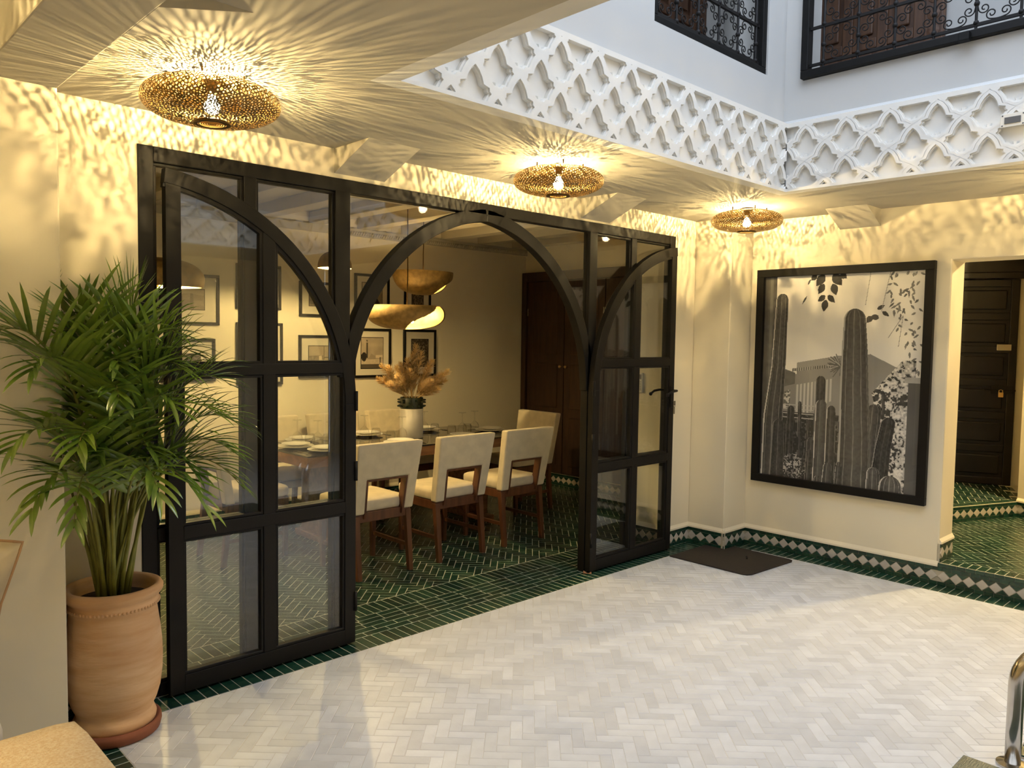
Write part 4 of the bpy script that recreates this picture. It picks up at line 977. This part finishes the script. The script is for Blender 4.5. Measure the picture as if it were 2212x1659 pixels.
def fork_mesh():
    m = MB(); m.box(-.004,.004,-.10,.04,0,.003); m.box(-.010,.010,.04,.055,.001,.004)
    for k in (-.009,-.003,.003,.009): m.box(k-.0014,k+.0014,.055,.10,.001,.004)
    return m.mesh('fork', STEELC)
def knife_mesh():
    m = MB(); m.box(-.005,.005,-.11,.0,0,.005); m.xy([(-.007,0),(.006,0),(.007,.09),(0,.115),(-.007,.09)], .001, .003); return m.mesh('knife', STEELC)
FK, KN = fork_mesh(), knife_mesh()
def put(me, name, label, cat, group, loc, rz=0): return tag(link(name, me, None, loc, (0,0,rz)), label, cat, group)
seats = [(1.825,0,'near left','the near left chair'),(2.492,0,'near middle','the middle near chair'),(3.135,0,'near right','the right near chair'),(1.955,1,'far left','the far chair behind the left glass'),(2.565,1,'far middle','the far chair left of the vase'),(3.185,1,'far right','the far chair behind the vase')]
def setting(ix, x, y, d, who):
    dx, dy = d; rx, ry = dy, -dx; rz = math.atan2(dy,dx)-PI/2
    P_ = lambda a, c: (x+rx*a+dx*c, y+ry*a+dy*c)
    p = P_(0,.16); put(PL1,'dinner_plate',f'white dinner plate in front of {who}','plate','dinner plates',(p[0],p[1],TZ+.0005))
    put(PL2,'side_plate',f'small white plate atop the plate of {who}','plate','side plates',(p[0],p[1],TZ+.0195))
    p = P_(.13,.32) if ix < 6 else P_(0,.345); put(WG,'wine_glass',f'upturned wine glass beside the plate of {who}','glass','upturned wine glasses',(p[0],p[1],TZ+.0005))
    p = P_(.04,.355) if ix < 6 else P_(0,.43); put(TU,'tumbler',f'upturned tumbler beyond the plate of {who}','glass','upturned tumblers',(p[0],p[1],TZ+.0005))
    p = P_(-.175,.16); put(FK,'fork',f'steel fork left of the plate of {who}','fork','forks',(p[0],p[1],TZ+.0005),rz)
    p = P_(.175,.16); put(KN,'knife',f'steel knife right of the plate of {who}','knife','knives',(p[0],p[1],TZ+.0005),rz)
for i,(x,far,_,who) in enumerate(seats): setting(i, x, TY1 if far else TY0, (0,-1) if far else (0,1), who)
setting(6, TX0-.005, 1.88, (1,0), 'the chair at the left head'); setting(7, TX1, 1.80, (-1,0), 'the chair at the right head')
# vase with pampas
t = thing('vase', 'tall white ceramic vase with spiked dark green neck', 'vase', (2.79,1.845,TZ+.0005))
m = MB(); m.lathe([(.0,.0),(.094,.0),(.0985,.006),(.0985,.246),(.0965,.250),(.090,.250),(.090,.01),(.0,.01)], 36); obj('body', m, CERAM, t, smooth=True)
m = MB(); m.lathe([(.0965,.246),(.0975,.250),(.0975,.336),(.094,.342),(.086,.342),(.086,.246)], 36, closed=True); nk = obj('neck', m, DGREEN, t, smooth=True)
for k in range(12):
    for z in (.270,.302,.322):
        a = k*2*PI/12+(z > .29)*.26
        if z == .322 and k % 2: continue
        m = MB(); m.lathe([(.008,.0),(.008,.016),(.005,.024),(.0,.026)], 8); obj('spike', m, DGREEN, nk, (.096*math.cos(a),.096*math.sin(a),z), (0,PI/2,a))
rs = random.Random(11)
t2 = thing('pampas_bouquet', 'bunch of golden dried pampas plumes in the vase', 'dried flowers', (2.79,1.845,TZ+.26))
tilt = [(-1.0,.62,.36),(-.75,.60,.34),(-.45,.42,.33),(-.15,.35,.36),(.1,.30,.40),(.35,.22,.47),(.62,.30,.42),(.85,.5,.38),(1.05,.78,.37),(1.25,.7,.30),(-1.15,.8,.28),(2.4,.5,.33),(-2.5,.55,.32),(3.0,.3,.38),(0.0,.55,.28),(-.3,.75,.27),(.55,.85,.26),(1.7,.8,.27),(-1.7,.7,.26),(.2,.12,.36),(-.6,.85,.22),(.9,.95,.20)]
for k,(az,tl,L) in enumerate(tilt):
    # az measured from the image-right direction in the plane facing the camera
    side = math.sin(az); dep = math.cos(az)
    dirv = (Vector((RIGHT.x,RIGHT.y,0)).normalized()*math.sin(az)*math.sin(tl)*1.0+Vector((FWD.x,FWD.y,0)).normalized()*(-math.cos(az))*math.sin(tl)*.6+Vector((0,0,math.cos(tl)))).normalized()
    m = MB(); p0 = Vector((dirv.x*.05,dirv.y*.05,.06)); pts = []
    for i in range(7):
        s = i/6; pts.append(p0+dirv*L*s+Vector((dirv.x,dirv.y,-.4))*(.10*s*s*math.sin(tl)))
    m.tube(pts, [.0022]*7, 5)
    for j in range(330):
        s = .16+.84*rs.random()**.85; q0 = p0+dirv*L*s+Vector((dirv.x,dirv.y,-.4))*(.10*s*s*math.sin(tl))
        rr = .046*math.sin(PI*min(1,(1.04-s)/.88)**.75)+.004; a = rs.random()*2*PI
        o1 = dirv.orthogonal().normalized(); o2 = dirv.cross(o1); rad = (o1*math.cos(a)+o2*math.sin(a))
        q1 = q0+rad*rr*.7+dirv*.018; q2 = q0+rad*rr*1.1+dirv*.040+Vector((0,0,-.006)); wv = dirv.cross(rad).normalized()*.0026
        m.add([q0-wv*.6,q0+wv*.6,q1+wv,q1-wv,q2], [(0,1,2,3),(3,2,4)])
    obj('plume', m, PAMPAS, t2)

# ------------------------------------------------------------------ pendant bowls
def pendant(label, loc, rz, zc, a=.385, bdep=.23, h=.175, top=.5, bulb=None, flip=False, c0=-.06, c1=.78):
    """top: how far past the widest line the shell curls in (fraction of pi for the rim)"""
    t = thing('pendant_lamp', label, 'lamp', loc, rz, 'golden shell pendant lamps')
    nu, nv = 220, 64
    def P_(i, j, k):
        th = 2*PI*i/nu; ph = PI*top*(j/nv); r = math.sin(ph)**.8; cz = math.cos(ph); return Vector((a*k*r*math.cos(th), bdep*k*r*math.sin(th), -h*k*abs(cz)**.9*(1 if cz > 0 else -1)))
    fo = MB(); fi = MB(); vo = []; vi = []; HT = h-h*math.cos(PI*top) if top > .5 else h
    for i in range(nu):
        for j in range(nv+1): vo.append(P_(i,j,1)); vi.append(P_(i,j,.965))
    idx = lambda i, j: (i % nu)*(nv+1)+j
    fs = []
    for i in range(nu):
        for j in range(nv):
            c = (vo[idx(i,j)]+vo[idx(i+1,j+1)])/2; zz = (c.z+h)/HT
            xs_ = a*(c0+c1*zz-.09*math.sin(zz*2*PI))
            if not flip and c.y < .02 and c.x > xs_: continue
            fs.append((idx(i,j), idx(i+1,j), idx(i+1,j+1), idx(i,j+1)))
    if flip: vo = [Vector((v.x,v.y,-v.z)) for v in vo]; vi = [Vector((v.x,v.y,-v.z)) for v in vi]
    fo.add(vo, fs); fi.add(vi, [f[::-1] for f in fs]); sh = obj('outer_shell', fo, GOLDOUT, t, smooth=True); obj('inner_shell', fi, GOLDIN, t, smooth=True)
    pts = [(.0,0,.0 if not flip else h*.5),(.0,0,.15),(.004,0,.3),(0,0,zc-loc[2])]; m = MB(); m.tube(pts, .0045, 6); obj('cord', m, DBRASS, t)
    m = MB(); m.lathe([(.0,-.05),(.020,-.05),(.020,.0),(.008,.006),(.0,.006)], 12, (0,0,0)); obj('socket', m, DBRASS, t)
    m = MB(); m.lathe([(.0,-.018),(.012,-.012),(.016,0),(.012,.012),(.0,.018)], 8, (.04,0,-h*.42 if not flip else h*.25)); obj('bulb', m, bulb or BULBD, t, smooth=True)
    m = MB(); m.lathe([(.0,.0),(.05,.0),(.05,-.02),(.0,-.02)], 16, (0,0,zc-loc[2])); obj('ceiling_rose', m, DBRASS, t)
    return t
pendant('lower golden shell pendant with its lit hollow facing right', (2.60,1.66,1.782), -.55, 2.70, a=.314, bdep=.20, h=.124, top=.68)
pendant('upper golden shell pendant with a thin lit crescent', (3.07,2.07,2.175), -.15, 2.70, a=.285, bdep=.20, h=.205, c0=.22, c1=.80)
pendant('small golden dome pendant mostly hidden behind the left door post', (2.06,1.86,2.12), -.4, 2.70, a=.13, bdep=.13, h=.13, top=.5, bulb=BULBL, flip=True)
pendant('added golden dome pendant at the far left end, hidden by the palm', (.70,1.80,1.95), -.4, 2.70, a=.30, bdep=.2, h=.14, top=.6, bulb=BULBL, flip=True)  # added out of sight, opening turned down to light the left wall

# ------------------------------------------------------------------ remote, switch, black door, mat
t = thing('remote_control', 'white air conditioner remote on the wall behind the right door leaf', 'remote', (3.879,.285,1.19), -PI/2)
m = MB(); m.box(-.028,.028,-.022,0,0,.155); obj('case', m, PLASTIC, t, bevel=.005)
m = MB(); m.box(-.020,.020,-.0235,-.022,.105,.143); obj('screen', m, GREYBTN, t)
for i in range(3):
    for j in range(6): m = MB(); m.box(-.018+i*.014,-.010+i*.014,-.0235,-.022,.018+j*.013,.024+j*.013); obj('button', m, GREYBTN, t)
t = thing('light_switch', 'white light switch at the right edge by the black door', 'switch', (*q(-.002,-.13), 1.17), math.atan2(-B_2.y,-B_2.x))
m = MB(); m.box(-.06,.06,-.010,0,0,.09); obj('plate', m, PLASTIC, t, bevel=.004)
for x in (-.022,.022): m = MB(); m.box(x-.018,x+.018,-.015,-.010,.018,.072); obj('rocker', m, PORC, t, bevel=.002)
DP0, DP1 = Vector((7.05,-.62)), Vector((7.40,-1.43)); dm = (DP0+DP1)/2; de = (DP1-DP0).normalized(); dW = (DP1-DP0).length
t = panel_door('door_hall', 'black panelled wooden door at the end of the hall', dW, 1.95, (dm.x, dm.y, Z2), math.atan2(de.y,de.x), BDOOR, 1, 6)
m = MB(); m.box(-dW/2-.1,dW/2+.1,-.05,.0,1.955,2.43); obj('overpanel', m, BDOOR, t, bevel=.01)
m = MB(); m.box(-dW/2-.1,dW/2+.1,-.07,-.05,1.955,2.02); obj('lintel', m, BDOOR, t, bevel=.01)
m = MB(); m.box(dW/2-.17,dW/2-.05,-.058,-.044,1.28,1.34); obj('lock_case', m, STEELC, t, bevel=.004)
m = MB(); m.tube([(dW/2-.25,-.055,.905),(dW/2+.0,-.055,.905)], .008, 8); m.box(dW/2-.20,dW/2-.02,-.060,-.044,.87,.95); obj('bolt', m, IRON, t)
m = MB(); m.box(dW/2-.14,dW/2-.10,-.075,-.055,.84,.885); m.tube([(dW/2-.135,-.065,.885),(dW/2-.135,-.065,.905),(dW/2-.12,-.065,.912),(dW/2-.105,-.065,.905),(dW/2-.105,-.065,.885)], .003, 6); obj('padlock', m, BRASSK, t)
m = MB(); m.box(-.06,-.045,-.056,-.044,1.60,1.72); m.tube([(-.09,-.06,1.66),(-.08,-.065,1.62),(-.052,-.07,1.60),(-.025,-.065,1.62),(-.015,-.06,1.66)], .008, 8); obj('knocker', m, IRON, t)
b = MB(); dd = Vector((-de.y,de.x)); o_ = lambda s_, d_: (dm.x+de.x*s_+dd.x*d_, dm.y+de.y*s_+dd.y*d_)
b.xy([o_(-dW/2-1.2,.02), o_(dW/2+.5,.02), o_(dW/2+.5,.14), o_(-dW/2-1.2,.14)], 0, 2.7)
struct('wall_hall_door', b, PLASTER, 'cream wall behind the black hall door', 'wall')
m = MB(); pts = [(3.672,-.172),(4.150,-.172),(4.150,-.345),(4.280,-.345),(4.280,-.80),(4.265,-.835),(4.23,-.848),(3.72,-.818),(3.685,-.80),(3.672,-.77)][::-1]
m.xy(pts, .001, .009); mat_ = tag(obj('floor_mat', m, MATM, bevel=.002), 'dark brown flat mat fitted round the pillar foot', 'mat')
m = MB(); m.tube([(4.03,-.60,.009),(4.06,-.585,.011),(4.09,-.565,.009)], .006, 6); obj('lifting_slot', m, FRAMEM, mat_)

# ------------------------------------------------------------------ pot and palm
PX, PY = -.172, -.188
t = thing('terracotta_pot', 'tall terracotta pot with rolled rim on a saucer', 'pot', (PX,PY,0))
m = MB(); m.lathe([(.0,.0),(.150,.0),(.166,.006),(.172,.030),(.170,.048),(.160,.050),(.150,.040),(.0,.034)], 48); obj('saucer', m, TERRAD, t, smooth=True)
prof = [(.0,.036),(.140,.036),(.150,.045),(.153,.062),(.147,.078),(.139,.088),(.141,.100),(.155,.130),(.168,.175),(.176,.235),(.178,.300),(.176,.360),(.170,.420),(.163,.470),(.159,.500),(.160,.512),(.166,.520),(.166,.530),(.160,.537),(.160,.545),(.170,.555),(.181,.570),(.183,.585),(.176,.597),(.163,.600),(.152,.592),(.147,.57),(.145,.50),(.0,.50)]
m = MB(); m.lathe(prof, 56); body = obj('body', m, TERRA, t, smooth=True)
for k in range(72):
    a = 2*PI*k/72
    if k == 0:
        m = MB(); m.lathe([(.0,-.006),(.005,-.004),(.006,0),(.005,.004),(.0,.006)], 6); nub = m.mesh('rope_nub', TERRA, True)
    link('rope_nub', nub, body, (.166*math.cos(a),.166*math.sin(a),.525), (0,.5,a))
m = MB(); m.lathe([(.0,.545),(.05,.55),(.10,.545),(.147,.54)], 24); obj('soil', m, SOIL, t)
palm = thing('areca_palm', 'leafy green areca palm growing in the terracotta pot', 'palm', (PX,PY,.545))
rs = random.Random(4)
def keep_clear(p):
    """leaves rest against the walls and the door leaf instead of passing through them (palm-local point)"""
    x, y = p.x+PX, p.y+PY; lim = -.012
    if x > -.02: lim = -.078
    if x < -.355: lim = -.302
    if y > lim: y = lim-.02*min(1, (y-lim))
    return Vector((x-PX, y-PY, p.z))
def frond(dx, dy, dz, droop, nleaf, leafL, mat=LEAF, start=.44, base=(0,0), wd=.0084, lift=.0, grav=.075):
    dirp = Vector((dx,dy,0)); reach = dirp.length; dirp.normalize(); p0 = Vector((base[0],base[1],0)); p3 = p0+dirp*reach+Vector((0,0,dz)); hm = max(dz,.55)
    p1 = p0+Vector((0,0,hm*.60))+dirp*reach*.04; p2 = p0+dirp*reach*.50+Vector((0,0,hm*1.0+droop))
    n = 26; pts = []
    for i in range(n+1):
        s = i/n; pts.append(p0*(1-s)**3+p1*3*s*(1-s)**2+p2*3*s*s*(1-s)+p3*s**3)
    m = MB(); m.tube([keep_clear(q_) for q_ in pts], [.0068*(1-.84*i/n)+.0006 for i in range(n+1)], 6)
    st = MB()
    def at(s):
        f_ = s*n; i = min(int(f_), n-1); return pts[i].lerp(pts[i+1], f_-i), (pts[i+1]-pts[i]).normalized()
    for k in range(nleaf):
        s = start+(1-start)*(k+.4)/nleaf; c, tg = at(s); hor = tg.cross(Vector((0,0,1)))
        if hor.length < .3: hor = dirp.cross(Vector((0,0,1)))
        hor.normalize(); upv = hor.cross(tg).normalized(); q_ = (k+.4)/nleaf
        ll = leafL*(.60+.40*math.sin(PI*min(1,q_*1.1+.12)))*(1-.30*q_**4)*rs.uniform(.88,1.10)
        for sg in (-1,1):
            ang = lerp(1.02,.34,q_)+rs.uniform(-.10,.10); d = (tg*math.cos(ang)+hor*sg*math.sin(ang)+upv*(.28+lift)).normalized()
            segs = 6; prev = c.copy(); dd_ = d.copy(); vs = []; g = rs.uniform(.5,1.5)*grav
            for j in range(segs+1):
                f_ = j/segs; w_ = wd*rs.uniform(.95,1.05)*(1.2*math.sin(PI*min(1,.17+.83*f_**.75))**.65 if j < segs else .02); wv = dd_.cross(upv); wv = wv.normalized() if wv.length > 1e-4 else hor
                nn = dd_.cross(wv).normalized(); vs += [keep_clear(v_) for v_ in (prev-wv*w_, prev+nn*w_*.3, prev+wv*w_)]
                dd_ = (dd_+Vector((0,0,-g*(.2+2.2*f_)))).normalized(); prev = prev+dd_*(ll/segs)
            fs = []
            for j in range(segs): b0 = j*3; fs += [(b0,b0+1,b0+4,b0+3),(b0+1,b0+2,b0+5,b0+4)]
            st.add(vs, fs)
    fr = obj('frond', st, mat, palm, smooth=True); obj('rachis', m, STEM, fr, smooth=True); return fr
FR = [(.11,-.04,1.18,.06,28,.32),(-.08,-.06,1.12,.08,28,.31),(.02,-.14,1.08,.08,26,.30),(-.50,-.29,1.00,.28,28,.33),(-.30,-.32,.92,.22,26,.29),(.28,-.08,.98,.14,26,.29),
 (.40,-.14,.84,.20,26,.28),(.22,-.22,.92,.16,24,.28),(.46,-.16,.66,.24,24,.27),(.36,-.28,.58,.22,24,.26),(.12,-.34,.78,.20,24,.27),(-.08,-.36,.82,.20,24,.27),(-.22,-.40,.66,.22,24,.26),(-.40,-.36,.66,.24,24,.27),
 (.44,-.22,.42,.24,22,.25),(.26,-.38,.38,.22,22,.24),(.02,-.42,.46,.22,22,.25),(-.20,-.44,.40,.22,22,.24),(-.36,-.38,.44,.24,22,.24),(.30,-.10,.90,.12,24,.27),(.16,-.16,1.06,.10,24,.28),(-.18,-.16,1.05,.10,24,.28),
 (.34,-.30,.74,.20,24,.26),(-.02,-.28,.94,.14,24,.27),(.10,-.26,.60,.16,22,.24),(-.12,-.26,.62,.16,22,.24),(.20,-.30,.50,.18,20,.23)]
for i,(dx,dy,dz,dr,nl,ll) in enumerate(FR):
    a = rs.random()*2*PI; frond(dx, dy, dz, dr, int(nl*.62), ll*1.08, base=(.06*math.cos(a)*rs.random(), .06*math.sin(a)*rs.random()), grav=.045 if i < 4 else .085)
frond(.09,-.10,.92,.03,12,.22,YLEAF,.62,(.04,0),.0055,-.25,.01); frond(-.05,-.09,.86,.03,10,.20,YLEAF,.6,(-.02,-.02),.0055,-.25,.01)
for k in range(16):
    a = rs.random()*2*PI; r_ = .015+.05*rs.random(); p = Vector((r_*math.cos(a), r_*math.sin(a), 0)); d = Vector((math.cos(a)*.10, math.sin(a)*.10, .46+.16*rs.random()))
    m = MB(); m.tube([p, p+d*.3+Vector((0,0,.02)), p+d*.7, p+d], [.010,.008,.006,.004], 7); obj('cane', m, STEM, palm, smooth=True)

# ------------------------------------------------------------------ sofa, bench and cushion at the left edge
t = thing('bench', 'beige tweed upholstered bench corner at the lower left', 'bench', (-.80,-1.50,0))
m = MB(); m.rbox(-.42,.315,-.62,.62,.30,.424,.035,5); obj('seat_pad', m, TWEED, t, smooth=True)
m = MB(); m.box(-.40,.290,-.60,.60,.06,.30); obj('base', m, TWEED, t, bevel=.01)
for x in (-.34,.24):
    for y in (-.54,.54): m = MB(); m.tube([(x,y,0),(x,y,.06)], .02, 10); obj('foot', m, WOOD, t)
t = thing('sofa', 'white upholstered sofa against the pier at the left edge', 'sofa', (-1.40,-.57,0))
m = MB(); m.rbox(-.75,.735,-.26,.25,.02,.44,.03,4); obj('seat_base', m, WCLOTH, t, smooth=True)
m = MB(); m.rbox(-.75,.735,.10,.26,.40,.60,.04,4); obj('back', m, WCLOTH, t, smooth=True)
def pillow(label, loc, rot, s=.23, th=.075):
    t = thing('cushion', label, 'cushion', loc); t.rotation_euler = rot; n = 16; vs = []; fs = []
    for side in (1,-1):
        for i in range(n+1):
            for j in range(n+1):
                u, v = i/n*2-1, j/n*2-1; k = (1-abs(u)**3.0)*(1-abs(v)**3.0); pin = 1-.07*(1-abs(u*v))*max(abs(u),abs(v))**2
                vs.append((u*s*pin, side*th*k**.55, v*s*pin))
    N2 = (n+1)**2
    for sd in (0,1):
        for i in range(n):
            for j in range(n):
                a = sd*N2+i*(n+1)+j; f_ = (a,a+n+1,a+n+2,a+1); fs.append(f_ if sd else f_[::-1])
    m = MB(); m.add(vs, fs); obj('cover', m, SATIN, t, smooth=True)
    edge = []
    for i in range(n): edge.append((0*n+i,0))
    ring = [(i,0) for i in range(n)]+[(n,j) for j in range(n)]+[(n-i,n) for i in range(n)]+[(0,n-j) for j in range(n+1)]
    m = MB(); m.tube([vs[i*(n+1)+j] for i,j in ring], .006, 6); obj('piping', m, PIPING, t, smooth=True)
    return t
pillow('champagne satin cushion with tan piping at the left edge', (-.80,-.53,.765), (-.16,.28,-.1), .20, .10)

# ------------------------------------------------------------------ pool edge and handrail
b = MB(); b.box(1.20,2.183,-3.60,-2.586,-.02,.008)
pool = tag(obj('pool_coping', b, SLATE, bevel=.004), 'grey green slate slab at the lower right corner', 'slab')
b = MB(); b.box(2.335,3.2,-3.60,-2.72,-.02,.006)
c2 = tag(obj('pool_step', b, GGROUT), 'green tiled pool edge beyond the steel handrail', 'step')
pp = []
for k in range(9): pp += [(p_, None) for p_, _ in rows_y(-3.58, -2.725, 2.338+k*.095, 2.338+(k+1)*.095, .05)]
lay(c2, pp, GTILE, .012, joint=.002, limit=40)
t = thing('pool_handrail', 'curved steel pool handrail at the right edge', 'handrail', (2.252,-2.735,0))
d_ = Vector((RIGHT.x,RIGHT.y,0)).normalized(); pts = [Vector((0,0,.0)), Vector((0,0,.2)), Vector((0,0,.32))]
for i in range(1,9): a = PI/2*i/8; pts.append(Vector((0,0,.32))+d_*(.13*(1-math.cos(a)))+Vector((0,0,.13*math.sin(a))))
pts += [pts[-1]+d_*.25, pts[-1]+d_*.5]
m = MB(); m.tube(pts, .0275, 20); obj('tube', m, CHROME, t, smooth=True)
m = MB(); m.lathe([(.0,.0),(.055,.0),(.055,.008),(.03,.014),(.0,.014)], 24); obj('floor_flange', m, CHROME, t)
